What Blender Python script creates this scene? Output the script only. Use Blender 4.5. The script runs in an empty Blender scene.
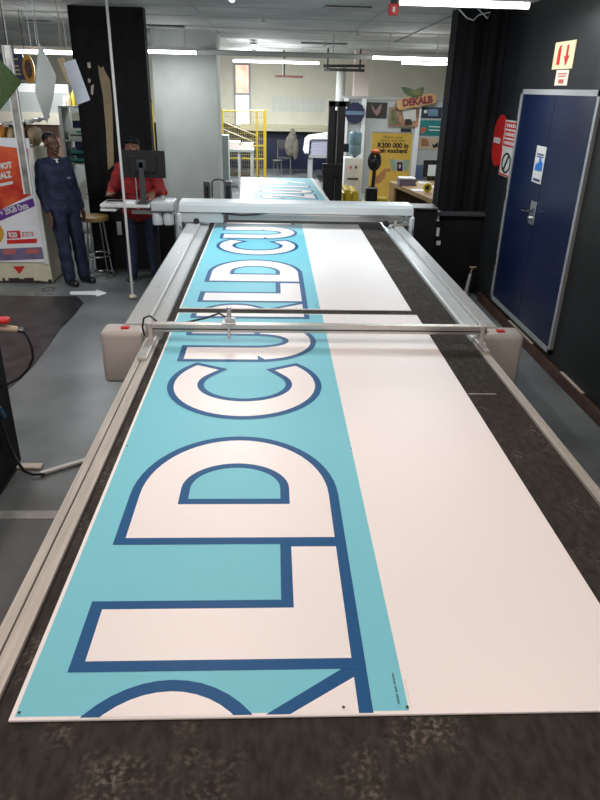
import bpy, bmesh, math, random
from mathutils import Vector, Matrix, geometry
random.seed(7)
PI = math.pi
SC = bpy.context.scene
COL = SC.collection

# ---------------------------------------------------------------- camera
HC = 2.3
F_PX = 656.36
MC = (Matrix.Rotation(math.radians(-2.8277), 4, 'Z') @ Matrix.Rotation(math.radians(90 - 25.4673), 4, 'X')
      @ Matrix.Rotation(math.radians(1.466), 4, 'Z'))
cam = bpy.data.cameras.new('camera'); cam.sensor_fit = 'VERTICAL'; cam.sensor_height = 32.0
cam.lens = F_PX / 800 * 32.0; cam.clip_start = .05; cam.clip_end = 100
camo = bpy.data.objects.new('camera', cam); COL.objects.link(camo)
camo.matrix_world = Matrix.Translation((0, 0, HC)) @ MC
SC.camera = camo
M3 = MC.to_3x3()
def ray(x, y): return M3 @ Vector((x - 300, 400 - y, -F_PX))
def onz(x, y, z): d = ray(x, y); return Vector((0, 0, HC)) + d * ((z - HC) / d.z)
def at(x, y, Y): d = ray(x, y); return Vector((0, 0, HC)) + d * (Y / d.y)
def onx(x, y, X): d = ray(x, y); return Vector((0, 0, HC)) + d * (X / d.x)

# ---------------------------------------------------------------- world, exposure
w = bpy.data.worlds.new('world'); SC.world = w; w.use_nodes = True
w.node_tree.nodes['Background'].inputs[0].default_value = (1.0, .95, .9, 1)
w.node_tree.nodes['Background'].inputs[1].default_value = .35
SC.view_settings.view_transform = 'Standard'; SC.view_settings.look = 'None'
SC.view_settings.gamma = 1; SC.view_settings.use_curve_mapping = False
SC.view_settings.exposure = 0.12
SC.cycles.max_bounces = 6
COOL = (.93, .97, 1.0)
WARM = (1.0, .80, .71)
POWER = .93
# tube lights of the hall, then unseen ones added overhead for their light: (x, y, z, length, along, colour, watts); the lamps themselves are built by tube_light()
def _mid(p, q): return (p + q) / 2
TUBES = []
for (x0, y0, x1, y1, Yc, wt) in ((400, 2, 529, 4, 6.4, 24), (142, 50.5, 196, 52.5, 11.4, 22), (233, 60, 319, 63.5, 16.2, 110),
                                 (373, 56.5, 452, 60, 11.75, 26), (402, 62, 452, 64.5, 15.0, 26), (15, 51, 75, 52, 9.9, 30)):
    a, b = at(x0, y0, Yc), at(x1, y1, Yc)
    TUBES.append(((a.x + b.x) / 2, Yc, min((a.z + b.z) / 2, 3.03), abs(b.x - a.x), 'X', COOL, wt))
TUBES += [(-.36, 6.2, 3.0, 1.25, 'Y', COOL, 34), (-.36, 14.6, 3.0, .5, 'Y', COOL, 38), (-.45, 18.2, 3.0, .5, 'Y', COOL, 170),
          (-.36, 2.9, 3.0, 1.25, 'Y', WARM, 15), (1.3, 2.0, 3.0, 1.25, 'Y', WARM, 12), (-1.9, 2.2, 3.0, 1.25, 'Y', WARM, 20),  # unseen warm tubes added overhead for the pinkish light on the near sheet
          (.3, -.4, 3.0, 1.25, 'X', WARM, 26), (-3.4, 5.9, 3.0, 1.25, 'X', COOL, 45)]  # more unseen tubes added out of view to brighten the near end and left side

# ---------------------------------------------------------------- materials
MATS = {}
def mat(name, col, rough=.5, metal=0, emit=0, noise=0, scale=8, bump=0, spec=None, stretch=None, alpha=None, col2=None, trans=0):
    if name in MATS: return MATS[name]
    m = bpy.data.materials.new(name); m.use_nodes = True; nt = m.node_tree; b = nt.nodes['Principled BSDF']
    b.inputs['Base Color'].default_value = (*col, 1); b.inputs['Roughness'].default_value = rough
    b.inputs['Metallic'].default_value = metal
    if spec is not None: b.inputs['Specular IOR Level'].default_value = spec
    if emit:
        b.inputs['Emission Color'].default_value = (*col, 1); b.inputs['Emission Strength'].default_value = emit
    if trans: b.inputs['Transmission Weight'].default_value = trans
    if noise or bump or col2:
        tc = nt.nodes.new('ShaderNodeTexCoord'); n = nt.nodes.new('ShaderNodeTexNoise')
        n.inputs['Scale'].default_value = scale; n.inputs['Detail'].default_value = 6
        mp = nt.nodes.new('ShaderNodeMapping'); nt.links.new(tc.outputs['Object'], mp.inputs[0])
        if stretch: mp.inputs['Scale'].default_value = stretch
        nt.links.new(mp.outputs[0], n.inputs['Vector'])
        if noise or col2:
            r = nt.nodes.new('ShaderNodeValToRGB')
            c2 = col2 or tuple(max(0, c * (1 - noise)) for c in col); c1 = col if col2 else tuple(min(1, c * (1 + noise * .6)) for c in col)
            r.color_ramp.elements[0].position = .36; r.color_ramp.elements[1].position = .66
            r.color_ramp.elements[0].color = (*c2, 1); r.color_ramp.elements[1].color = (*c1, 1)
            nt.links.new(n.outputs['Fac'], r.inputs[0]); nt.links.new(r.outputs[0], b.inputs['Base Color'])
            if emit: nt.links.new(r.outputs[0], b.inputs['Emission Color'])
        if bump:
            bp = nt.nodes.new('ShaderNodeBump'); bp.inputs['Strength'].default_value = bump; bp.inputs['Distance'].default_value = .01
            nt.links.new(n.outputs['Fac'], bp.inputs['Height']); nt.links.new(bp.outputs[0], b.inputs['Normal'])
    MATS[name] = m; return m

m_floor = mat('grey_floor_paint', (.155, .168, .172), .33, noise=.3, scale=1.6, bump=.02)
m_floor_dark = mat('dark_floor_paint', (.028, .027, .028), .35, noise=.5, scale=5)
m_seam = mat('floor_seam', (.32, .33, .31), .5, noise=.2)
m_ceiling = mat('painted_concrete_ceiling', (.56, .56, .535), .8, noise=.2, scale=1.4, bump=.05)
m_joint = mat('ceiling_joint', (.42, .42, .40), .8)
m_vent = mat('vent_dark', (.03, .03, .03), .6)
m_cream = mat('cream_wall', (.76, .73, .60), .7, noise=.05, scale=2)
m_greywall = mat('grey_wall', (.40, .42, .40), .8, noise=.07, scale=3)
m_leftwall = mat('off_white_wall', (.55, .54, .5), .7)
m_navy = mat('navy_paint', (.008, .013, .045), .45)
m_black = mat('black_wall_paint', (.015, .0165, .018), .45, spec=.35, noise=.15, scale=2, bump=.02)
m_blackm = mat('black_matt', (.008, .008, .009), .7, spec=.2, noise=.3, scale=6)
m_blackp = mat('black_plastic', (.012, .012, .014), .35)
m_brownskirt = mat('brown_timber', (.075, .035, .024), .45, noise=.3, scale=6)
m_edge = mat('pale_edge', (.55, .47, .38), .4)
m_board = mat('white_board', (.86, .845, .84), .42)
m_cyan = mat('cyan_print', (.185, .575, .69), .5, spec=.3)
m_blue = mat('blue_print', (.004, .085, .245), .5, spec=.25)
m_belt = mat('conveyor_felt', (.040, .0355, .029), .85, scale=46, bump=.35, col2=(.021, .0185, .0145), stretch=(1, .45, 1), spec=.25)
def _scuffs(m):
    nt = m.node_tree; b = nt.nodes['Principled BSDF']; src = b.inputs['Base Color'].links[0].from_socket
    tc = nt.nodes.new('ShaderNodeTexCoord'); n1 = nt.nodes.new('ShaderNodeTexNoise'); n2 = nt.nodes.new('ShaderNodeTexNoise')
    n1.inputs['Scale'].default_value = 5; n2.inputs['Scale'].default_value = 70; n2.inputs['Detail'].default_value = 8
    r1 = nt.nodes.new('ShaderNodeMapRange'); r1.inputs[1].default_value = .52; r1.inputs[2].default_value = .72
    r2 = nt.nodes.new('ShaderNodeMapRange'); r2.inputs[1].default_value = .48; r2.inputs[2].default_value = .68
    mu = nt.nodes.new('ShaderNodeMath'); mu.operation = 'MULTIPLY'; mx = nt.nodes.new('ShaderNodeMixRGB'); mx.inputs[2].default_value = (.14, .125, .105, 1)
    for n_, r_ in ((n1, r1), (n2, r2)): nt.links.new(tc.outputs['Object'], n_.inputs['Vector']); nt.links.new(n_.outputs['Fac'], r_.inputs[0])
    nt.links.new(r1.outputs[0], mu.inputs[0]); nt.links.new(r2.outputs[0], mu.inputs[1]); nt.links.new(mu.outputs[0], mx.inputs[0])
    nt.links.new(src, mx.inputs[1]); nt.links.new(mx.outputs[0], b.inputs['Base Color'])
_scuffs(m_belt)
m_ink = mat('black_ink', (.01, .01, .01), .5)
m_alu = mat('aluminium', (.62, .61, .58), .36, metal=.75, noise=.06, scale=12, stretch=(20, .4, 1))
m_rail = mat('worn_aluminium_rail', (.44, .42, .38), .5, metal=.25, noise=.16, scale=6, stretch=(14, .5, 1))
m_cover = mat('machine_grey_enamel', (.40, .42, .42), .38)
m_beam = mat('machine_pale_enamel', (.47, .515, .52), .35)
m_endbox = mat('machine_warm_grey', (.44, .42, .40), .5)
m_chrome = mat('chrome', (.75, .75, .75), .15, metal=1)
m_silver = mat('silver_paint', (.50, .52, .52), .35, metal=.4)
m_red = mat('red', (.55, .02, .02), .4)
m_white = mat('white_plastic', (.62, .62, .60), .45)
m_paper = mat('paper', (.80, .81, .83), .6)
m_yellow = mat('yellow_paint', (.46, .34, .02), .45)
m_banner = mat('yellow_banner', (.95, .62, .11), .5, noise=.06, scale=3)
m_door = mat('blue_door_enamel', (.003, .011, .048), .26, noise=.12, scale=2)
m_frame = mat('silver_frame', (.42, .44, .44), .4, metal=.3)
m_wood = mat('light_plywood', (.42, .27, .12), .5, noise=.2, scale=5, stretch=(1, 6, 1))
m_kraft = mat('kraft_brown', (.36, .27, .16), .7, noise=.15)
m_beige = mat('beige_card', (.55, .52, .38), .6, noise=.06)
m_skin = mat('skin', (.11, .05, .03), .45)
m_skin2 = mat('skin_warm', (.20, .09, .05), .5)
m_coverall = mat('navy_cotton', (.010, .018, .05), .8, noise=.35, scale=14, bump=.3)
m_redcloth = mat('red_cotton', (.30, .012, .015), .8, noise=.3, scale=14, bump=.3)
m_jeans = mat('denim', (.018, .03, .075), .8, noise=.3, scale=20)
m_hair = mat('black_hair', (.006, .005, .005), .7)
m_shoe = mat('black_leather', (.008, .008, .009), .35)
m_teal = mat('teal', (.01, .22, .20), .5)
m_gold = mat('worn_gold_vinyl', (.33, .22, .07), .35)
m_lamp = mat('lamp_glow', (1, 1, 1), .5, emit=6)
m_winlow = mat('daylight_window', (1, 1, 1), .5, emit=2.2)
m_winup = mat('pink_daylight_window', (1, .55, .42), .5, emit=1.0, noise=.25, scale=5)
m_glow = mat('bright_lightbox', (1, .99, .95), .5, emit=1.2)

# ---------------------------------------------------------------- mesh helpers
class G:
    def __init__(s): s.v = []; s.f = []; s.m = []; s.mats = []; s.cur = 0
    def use(s, m):
        if m not in s.mats: s.mats.append(m)
        s.cur = s.mats.index(m); return s
    def add(s, vs, fs):
        n = len(s.v); s.v += [Vector(q) for q in vs]
        for f in fs: s.f.append([n + i for i in f]); s.m.append(s.cur)
        return s
    def box(s, x0, x1, y0, y1, z0, z1, bev=0, rot=None, piv=None):
        x0, x1 = sorted((x0, x1)); y0, y1 = sorted((y0, y1)); z0, z1 = sorted((z0, z1))
        if bev > 0:
            bm = bmesh.new(); bmesh.ops.create_cube(bm, size=1)
            for v in bm.verts: v.co = Vector(((x0 + x1) / 2 + v.co.x * (x1 - x0), (y0 + y1) / 2 + v.co.y * (y1 - y0), (z0 + z1) / 2 + v.co.z * (z1 - z0)))
            bmesh.ops.bevel(bm, geom=list(bm.edges), offset=bev, segments=3, affect='EDGES', profile=.5)
            bm.verts.ensure_lookup_table(); vs = [v.co.copy() for v in bm.verts]; fs = [[v.index for v in f.verts] for f in bm.faces]; bm.free()
        else:
            vs = [Vector((x, y, z)) for z in (z0, z1) for y in (y0, y1) for x in (x0, x1)]
            fs = [(0, 2, 3, 1), (4, 5, 7, 6), (0, 1, 5, 4), (2, 6, 7, 3), (0, 4, 6, 2), (1, 3, 7, 5)]
        if rot is not None:
            p = Vector(piv if piv is not None else ((x0 + x1) / 2, (y0 + y1) / 2, (z0 + z1) / 2))
            vs = [p + rot @ (q - p) for q in vs]
        return s.add(vs, fs)
    def tube(s, path, r, n=10, closed=False, r1=None):
        path = [Vector(p) for p in path]; k = len(path); vs = []; up = None
        for i, p in enumerate(path):
            t = (path[(i + 1) % k] - path[i - 1]) if closed else (path[min(i + 1, k - 1)] - path[max(i - 1, 0)])
            t.normalize()
            if up is None: up = t.orthogonal().normalized()
            up = (up - t * up.dot(t)).normalized(); sd = t.cross(up)
            rr = r if r1 is None else r + (r1 - r) * i / (k - 1)
            for j in range(n):
                a = 2 * PI * j / n; vs.append(p + (up * math.cos(a) + sd * math.sin(a)) * rr)
        fs = []
        for i in range(k if closed else k - 1):
            for j in range(n):
                a = i * n + j; b = i * n + (j + 1) % n; c = ((i + 1) % k) * n + (j + 1) % n; d = ((i + 1) % k) * n + j
                fs.append((a, b, c, d))
        if not closed: fs += [tuple(reversed(range(n))), tuple(range((k - 1) * n, k * n))]
        return s.add(vs, fs)
    def lathe(s, prof, c, n=20):
        vs = []; fs = []
        for (r, z) in prof:
            for j in range(n): a = 2 * PI * j / n; vs.append((c[0] + r * math.cos(a), c[1] + r * math.sin(a), c[2] + z))
        k = len(prof)
        for i in range(k - 1):
            for j in range(n): fs.append((i * n + j, i * n + (j + 1) % n, (i + 1) * n + (j + 1) % n, (i + 1) * n + j))
        fs += [tuple(reversed(range(n))), tuple(range((k - 1) * n, k * n))]
        return s.add(vs, fs)
    def ell(s, c, rad, rot=None, n=14):
        bm = bmesh.new(); bmesh.ops.create_uvsphere(bm, u_segments=n, v_segments=max(6, n * 2 // 3), radius=1)
        R = rot or Matrix.Identity(3); c = Vector(c); bm.verts.ensure_lookup_table()
        vs = [c + R @ Vector((v.co.x * rad[0], v.co.y * rad[1], v.co.z * rad[2])) for v in bm.verts]
        fs = [[v.index for v in f.verts] for f in bm.faces]; bm.free(); return s.add(vs, fs)
    def cap(s, a, b, r0, r1=None, n=12):
        r1 = r0 if r1 is None else r1; a = Vector(a); b = Vector(b); d = (b - a)
        L = d.length; d = d / L if L > 1e-6 else Vector((0, 0, 1)); path = []; rs = []
        for q in (-.98, -.8, -.5): path.append(a + d * r0 * q); rs.append(r0 * math.sqrt(1 - q * q))
        path.append(a); rs.append(r0); path.append(b); rs.append(r1)
        for q in (.5, .8, .98): path.append(b + d * r1 * q); rs.append(r1 * math.sqrt(1 - q * q))
        up = d.orthogonal().normalized(); sd = d.cross(up); vs = []; fs = []
        for p, r in zip(path, rs):
            for j in range(n): t = 2 * PI * j / n; vs.append(p + (up * math.cos(t) + sd * math.sin(t)) * r)
        for i in range(len(path) - 1):
            for j in range(n): fs.append((i * n + j, i * n + (j + 1) % n, (i + 1) * n + (j + 1) % n, (i + 1) * n + j))
        fs += [tuple(reversed(range(n))), tuple(range((len(path) - 1) * n, len(path) * n))]
        return s.add(vs, fs)
    def prism(s, poly, f0, f1):
        """poly: 2-D points; f0/f1 map (a,b) to the two 3-D caps"""
        tri = geometry.tessellate_polygon([[Vector((a, b, 0)) for a, b in poly]]); n = len(poly)
        vs = [f0(a, b) for a, b in poly] + [f1(a, b) for a, b in poly]
        fs = [tuple(t) for t in tri] + [tuple(n + i for i in reversed(t)) for t in tri]
        fs += [(i, (i + 1) % n, n + (i + 1) % n, n + i) for i in range(n)]
        return s.add(vs, fs)
    def flat(s, poly, f0):
        tri = geometry.tessellate_polygon([[Vector((a, b, 0)) for a, b in poly]])
        vs = [Vector(f0(a, b)) for a, b in poly]; out = []
        for t in tri: out.append(tuple(t))
        return s.add(vs, out)
    def quadc(s, a, b, c, d, th=.004):
        """thin slab through four corners"""
        a, b, c, d = map(Vector, (a, b, c, d)); nrm = (b - a).cross(d - a).normalized() * th
        return s.add([a, b, c, d, a + nrm, b + nrm, c + nrm, d + nrm], [(0, 1, 2, 3), (7, 6, 5, 4), (0, 4, 5, 1), (1, 5, 6, 2), (2, 6, 7, 3), (3, 7, 4, 0)])

WL = {}
def world_of(o): return WL.get(o.name, Vector((0, 0, 0)))
def obj(name, g, m=None, parent=None, smooth=False, label=None, local=False):
    base = world_of(parent) if (parent is not None and not local) else Vector((0, 0, 0))
    me = bpy.data.meshes.new(name); me.from_pydata([tuple(v - base) for v in g.v], [], g.f)
    ml = g.mats if g.mats else [m]
    if m is not None and g.mats and m not in g.mats: pass
    for q in ml: me.materials.append(q)
    if g.mats: me.polygons.foreach_set('material_index', g.m)
    bm = bmesh.new(); bm.from_mesh(me)
    if not getattr(g, 'noflip', False): bmesh.ops.recalc_face_normals(bm, faces=bm.faces)
    bm.to_mesh(me); bm.free()
    if smooth:
        me.polygons.foreach_set('use_smooth', [True] * len(me.polygons))
        try: me.set_sharp_from_angle(angle=math.radians(38))
        except Exception: pass
    me.update()
    o = bpy.data.objects.new(name, me); COL.objects.link(o)
    if parent is not None: o.parent = parent
    WL[o.name] = base
    if label: o['label'] = label
    return o
def tag(o, label, cat, group=None, kind=None):
    o['label'] = label; o['category'] = cat
    if group: o['group'] = group
    if kind: o['kind'] = kind
    return o
def thing(name, label, cat, loc=(0, 0, 0), rz=0, group=None):
    o = bpy.data.objects.new(name, None); COL.objects.link(o); o.location = loc; o.rotation_euler = (0, 0, rz); o.empty_display_size = .1
    WL[o.name] = Vector(loc); return tag(o, label, cat, group)
def struct(name, g, m=None, parent=None):
    o = obj(name, g, m, parent)
    if parent is None: o['kind'] = 'structure'
    return o
def whole(name, g, m, label, cat, group=None, smooth=False):
    """a thing that is one mesh: origin moved to its base centre"""
    xs = [v.x for v in g.v]; ys = [v.y for v in g.v]; zs = [v.z for v in g.v]
    base = Vector(((min(xs) + max(xs)) / 2, (min(ys) + max(ys)) / 2, min(zs)))
    g.v = [v - base for v in g.v]
    o = obj(name, g, m, None, smooth); o.location = base; WL[o.name] = base
    return tag(o, label, cat, group)
def bake(o, name, m, parent, label=None):
    dg = bpy.context.evaluated_depsgraph_get(); dg.update(); me = bpy.data.meshes.new_from_object(o.evaluated_get(dg)); me.name = name
    mw = o.matrix_world.copy(); bpy.data.objects.remove(o)
    me.materials.clear(); me.materials.append(m)
    base = world_of(parent) if parent is not None else Vector((0, 0, 0))
    me.transform(Matrix.Translation(-base) @ mw)
    n = bpy.data.objects.new(name, me); COL.objects.link(n); n.parent = parent; WL[n.name] = base
    if label: n['label'] = label
    return n
def text(body, size, loc, rot, m, parent, name='lettering', offset=0, ext=.0006, sx=1, align='CENTER', space=1, shear=0):
    c = bpy.data.curves.new('t', 'FONT'); c.body = body; c.size = size; c.offset = offset; c.extrude = ext; c.align_x = align; c.align_y = 'CENTER'
    c.space_character = space; c.shear = shear; c.resolution_u = 4
    o = bpy.data.objects.new('t', c); COL.objects.link(o)
    o.matrix_world = Matrix.Translation(loc) @ rot.to_4x4() @ Matrix.Diagonal((sx, 1, 1, 1))
    bpy.context.view_layer.update()
    return bake(o, name, m, parent)
def blob(name, g, m, parent, voxel=.006, smooth_n=4):
    """union of overlapping closed pieces -> one continuous surface (local to parent)"""
    me = bpy.data.meshes.new('b'); me.from_pydata([tuple(v) for v in g.v], [], g.f); bm = bmesh.new(); bm.from_mesh(me); bmesh.ops.recalc_face_normals(bm, faces=bm.faces); bm.to_mesh(me); bm.free()
    o = bpy.data.objects.new('b', me); COL.objects.link(o)
    r = o.modifiers.new('r', 'REMESH'); r.mode = 'VOXEL'; r.voxel_size = voxel; r.use_smooth_shade = True
    sm = o.modifiers.new('s', 'SMOOTH'); sm.factor = .5; sm.iterations = smooth_n
    dg = bpy.context.evaluated_depsgraph_get(); dg.update(); e = bpy.data.meshes.new_from_object(o.evaluated_get(dg)); e.name = name
    bpy.data.objects.remove(o); e.materials.clear(); e.materials.append(m)
    e.polygons.foreach_set('use_smooth', [True] * len(e.polygons))
    n = bpy.data.objects.new(name, e); COL.objects.link(n); n.parent = parent; WL[n.name] = world_of(parent); return n
RFRONT = Matrix.Rotation(PI / 2, 3, 'X')                                  # reads from -Y
RRIGHT = Matrix.Rotation(-PI / 2, 3, 'Z') @ Matrix.Rotation(PI / 2, 3, 'X')  # on the right wall, reads from -X

# ================================================================ the setting
YB = 21.5; ZC = 3.1; XR = 2.55
struct('floor', G().box(-9, 6, -2, YB + .2, -.1, 0), m_floor)
# dark painted floor zone, upper left
def fz(z): return lambda a, b: Vector((a, b, z))
edge_px = [(88, 297), (84, 303), (72, 318), (60, 330), (46, 350), (32, 368), (14, 385), (0, 396)]
pts = [(-5.2, 7.65)] + [(-2.3, 7.65)] + [tuple(onz(x, y, 0).xy) for x, y in edge_px[1:]] + [(-2.35, 3.2), (-5.2, 3.2)]
struct('floor', G().prism(pts, fz(.0005), fz(.002)), m_floor_dark)
struct('floor', G().box(-4, -.9, 3.20, 3.28, .0005, .004), m_seam)
struct('ceiling', G().box(-9, 6, -2, YB + .2, ZC, ZC + .2), m_ceiling)
g = G().use(m_cream).box(-9, 6, YB, YB + .2, 1.25, ZC).use(m_navy).box(-9, 6, YB, YB + .2, 0, 1.25)
struct('wall_back', g)
struct('wall_left', G().box(-9.15, -9, -2, YB + .2, 0, ZC), m_leftwall)
struct('wall_right', G().box(XR, XR + .15, -2, 8.35, 0, ZC), m_black)
struct('wall_far_right', G().box(5.6, 5.75, 8.2, YB + .2, 0, ZC), m_leftwall)
struct('wall_return', G().box(XR + .15, 5.6, 8.2, 8.35, 0, ZC), m_leftwall)
g = G().use(m_brownskirt).box(XR - .035, XR, -2, 7.7, 0, .10, .004).use(m_edge)
for y0, y1 in ((3.9, 4.15), (4.75, 5.2), (5.9, 6.6)): g.box(XR - .022, XR, y0, y1, .10, .108)
struct('baseboard_right', g)
a, b = at(250, 124, 21.3), at(331, 131, 21.3)
struct('trim_1', G().box(a.x - .3, b.x + .3, YB - .35, YB, b.z - .03, b.z + .05).box(a.x - .3, b.x + .3, YB - .1, YB, b.z + .05, a.z), m_beige)
# tall narrow window in the back wall
a, b, c, d = at(235.5, 65, YB), at(248.5, 65, YB), at(236, 94, YB), at(248.5, 125, YB)
g = G()
for (x0, x1, z0, z1) in ((a.x - .06, a.x, d.z, a.z + .05), (b.x, b.x + .06, d.z, a.z + .05), (a.x, b.x, a.z, a.z + .05), (a.x, b.x, c.z - .03, c.z + .03), (a.x - .06, b.x + .06, d.z - .06, d.z)):
    g.box(x0, x1, YB - .05, YB, z0, z1)
wn = struct('window_1', g, m_greywall)
obj('pane', G().box(a.x, b.x, YB - .02, YB - .01, c.z + .03, a.z), m_winup, wn, label='upper pane glowing pink')
obj('pane', G().box(a.x, b.x, YB - .02, YB - .01, d.z, c.z - .03), m_winlow, wn, label='lower pane glaring white')
a, b, d = at(203, 68, YB), at(209, 68, YB), at(209, 122, YB)
wn = struct('window_2', G().box(d.x + .0, d.x + .05, YB - .05, YB, d.z, a.z).box(b.x - .2, b.x - .15, YB - .05, YB, d.z, a.z), m_greywall)
obj('pane', G().box(b.x - .15, b.x, YB - .02, YB - .01, d.z, a.z), mat('curtained_window', (.45, .42, .3), .6, noise=.3, scale=6, stretch=(9, 1, 1)), wn)

# columns
def column(name, g, label, m=None): return tag(struct(name, g, m), label, 'column', kind='structure')
cx0, cx1 = at(68, 0, 8.95).x - .02, at(143.5, 20, 8.95).x
g = G().use(m_blackm)
g.box(cx0, cx1, 8.95, 9.12, 0, ZC)
for k in range(5): g.box(cx0 + .03 + k * .19, cx0 + .033 + k * .19, 8.946, 8.95, .1, ZC - .02)
column('black_column', g, 'broad black clad column with torn paint behind the people')
# bare patch where black cladding is torn
def patch(pxs, Y, name, m, lab, th=.004, parent=None):
    q = [at(x, y, Y) for x, y in pxs]; g = G().prism([(p.x, p.z) for p in q], lambda a, b: Vector((a, Y, b)), lambda a, b: Vector((a, Y - th, b)))
    if parent is not None: return obj(name, g, m, parent)
    return whole(name, g, m, lab, 'patch')
patch([(98, 65), (101, 68), (103, 66), (106, 73), (110, 80), (112, 100), (113, 130), (114, 165), (108, 170), (106, 130), (103, 95), (99, 75)], 8.948, 'bare_board_patch', m_kraft, 'long torn strip of bare brown board on the black column')
for i, pp in enumerate(([(87, 63), (90, 62), (91, 68), (88, 68)], [(88, 78), (91, 80), (90, 83), (88, 82)], [(91, 86), (94, 84), (93, 95), (91, 94)])):
    patch(pp, 8.948, 'paint_chip', m_edge, ('top pale chip in the black paint left of the torn strip', 'small middle pale chip in the black paint of the column', 'lowest pale chip in the black paint beside the hanging sheet')[i], .002)
a, b = at(153, 50, 12.25), at(216, 50, 12.25)
column('white_column', G().box(a.x - .03, b.x, 12.25, 13.1, 0, ZC), 'wide pale grey plastered column behind the monitor', m_greywall)
# right-hand black column hung with cloth
xa = at(432, 205, 8.30).x
g = G().use(m_blackm)
prof = []
N = 60
for i in range(N + 1):
    x = xa + (XR - .01 - xa) * i / N
    y = 8.02 + .006 * math.sin(i * .5) + .006 * math.sin(i * .23 + 1) - (.03 if i in (26, 27, 28) else 0) + (.04 if 29 <= i <= 33 else 0)
    prof.append((x, y))
prof += [(XR - .01, 8.3), (xa, 8.3)]
g.prism(prof, fz(1.0), fz(ZC))
black_cloth = mat('black_curtain_cloth', (.006, .006, .0075), .8, spec=.15, noise=.3, scale=8, stretch=(1, 1, .2)); g.mats = [black_cloth]
column('black_curtained_column', g, 'black cloth-hung column rising beside the right wall')

# counter under it
cx = at(432, 211, 7.95)
t = thing('black_counter', 'low black counter in front of the cloth-hung column', 'counter', ((cx.x + XR) / 2, 8.1, 0))
obj('body', G().box(cx.x + .03, XR - .002, 7.98, 8.3, 0, .95, .006), m_blackm, t)
obj('worktop', G().box(cx.x, XR - .002, 7.93, 8.3, .955, 1.0, .006), mat('dark_grey_laminate', (.05, .052, .055), .4), t)
for px, py, wx, hz in ((433, 216, .05, .12), (434, 232, .035, .10), (434, 243, .05, .05)):
    p = at(px, py, 7.97); g = G().box(p.x + .03, p.x + .03 + wx, 7.972, 7.98, p.z - hz / 2, p.z + hz / 2); obj('notice', g, m_paper, t, label='worn white notice stuck on the corner')

# ================================================================ ceiling equipment
def tube_light(x, y, z, L, ax, colr, watts, label):
    t = thing('ceiling_tube_light', label, 'light', (x, y, z), 0, 'ceiling tube lights')
    h = L / 2
    def B(g, l, wd, z0, z1): return g.box(x - l, x + l, y - wd, y + wd, z0, z1, .004) if ax == 'X' else g.box(x - wd, x + wd, y - l, y + l, z0, z1, .004)
    obj('housing', B(G(), h, .06, z + .015, z + .06), m_white, t)
    for s in (-1, 1):
        hh = h * .6 * s
        if ZC - z > .07:
            c = (x + hh, y) if ax == 'X' else (x, y + hh)
            obj('hanger', G().tube([(c[0], c[1], z + .058), (c[0], c[1], ZC)], .006, 6), m_silver, t)
    e = Vector((h, 0, 0)) if ax == 'X' else Vector((0, h, 0)); c = Vector((x, y, z - .005))
    obj('tube', G().tube([c - e, c + e], .026, 10), m_lamp, t, smooth=True)
    li = bpy.data.lights.new('tube_lamp', 'AREA'); li.shape = 'RECTANGLE'; li.size = L if ax == 'X' else .12; li.size_y = .12 if ax == 'X' else L
    li.energy = watts * POWER; li.color = colr
    lo = bpy.data.objects.new('tube_lamp', li); COL.objects.link(lo); lo.parent = t; lo.location = (0, 0, -.04)
    po = bpy.data.lights.new('tube_glow', 'POINT'); po.energy = watts * POWER * .38; po.color = colr; po.shadow_soft_size = .12
    pl = bpy.data.objects.new('tube_glow', po); COL.objects.link(pl); pl.parent = t; pl.location = (0, 0, -.2)
    return t
LAB = ['wide bright tube light at top edge above the right column', 'tube light crossing in front of the pale column', 'long tube light hanging before the far window',
       'upper tube light over the partition posters', 'lower tube light just under the one over the posters', 'tube light over the blue hanging food sign',
       'near overhead tube light seen end on at top centre', 'small far tube light end on, upper of the two glints', 'smallest far tube light end on, lower of the two glints'] + \
      ['unseen added tube light %s' % q for q in ('above the near printed sheet', 'above the right side of the table', 'above the left aisle', 'behind the near end of the table', 'above the black floor area')]
for (tb, lb) in zip(TUBES, LAB): tube_light(*tb, lb)

pa, pb = at(198, 52, 12.1), at(452, 57.5, 12.1)
g = G().tube([(pa.x, 12.1, pa.z), (5.2, 12.1, pa.z)], .04, 10)
for hx in (pa.x + .3, 1.0, 3.0, 4.8): g.tube([(hx, 12.1, pa.z), (hx, 12.1, ZC)], .008, 6)
whole('ceiling_pipe', g, mat('grey_pipe', (.5, .5, .48), .5), 'long pale pipe running across under the ceiling', 'pipe', smooth=True)
a = at(283, 76, 18.0); b = at(303, 76, 18.0)
t = thing('hanging_bracket', 'dark red bar hanging on a stem before the far wall', 'bracket', ((a.x + b.x) / 2, 18, a.z))
a2 = at(275, 76, 18); b2 = at(303, 78, 18)
obj('bar', G().box(a2.x, b2.x, 17.97, 18.03, b2.z, b2.z + .05), mat('dark_red_paint', (.16, .03, .02), .5), t)
xm = at(284, 60, 18).x; obj('stem', G().tube([(xm, 18, b2.z + .05), (xm, 18, ZC)], .025, 8), m_vent, t)
a = at(323, 69, 16.5); b = at(364, 72, 16.5)
g = G().box(a.x, b.x, 16.4, 16.6, b.z, b.z + .06).tube([(a.x + .1, 16.5, b.z + .06), (a.x + .1, 16.5, ZC)], .02, 8).tube([(b.x - .1, 16.5, b.z + .06), (b.x - .1, 16.5, ZC)], .02, 8).tube([(a.x, 16.45, b.z + .1), (b.x, 16.45, b.z + .12)], .03, 8)
whole('cable_tray', g, m_vent, 'black cable tray hanging above the forklift mast', 'tray')
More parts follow.
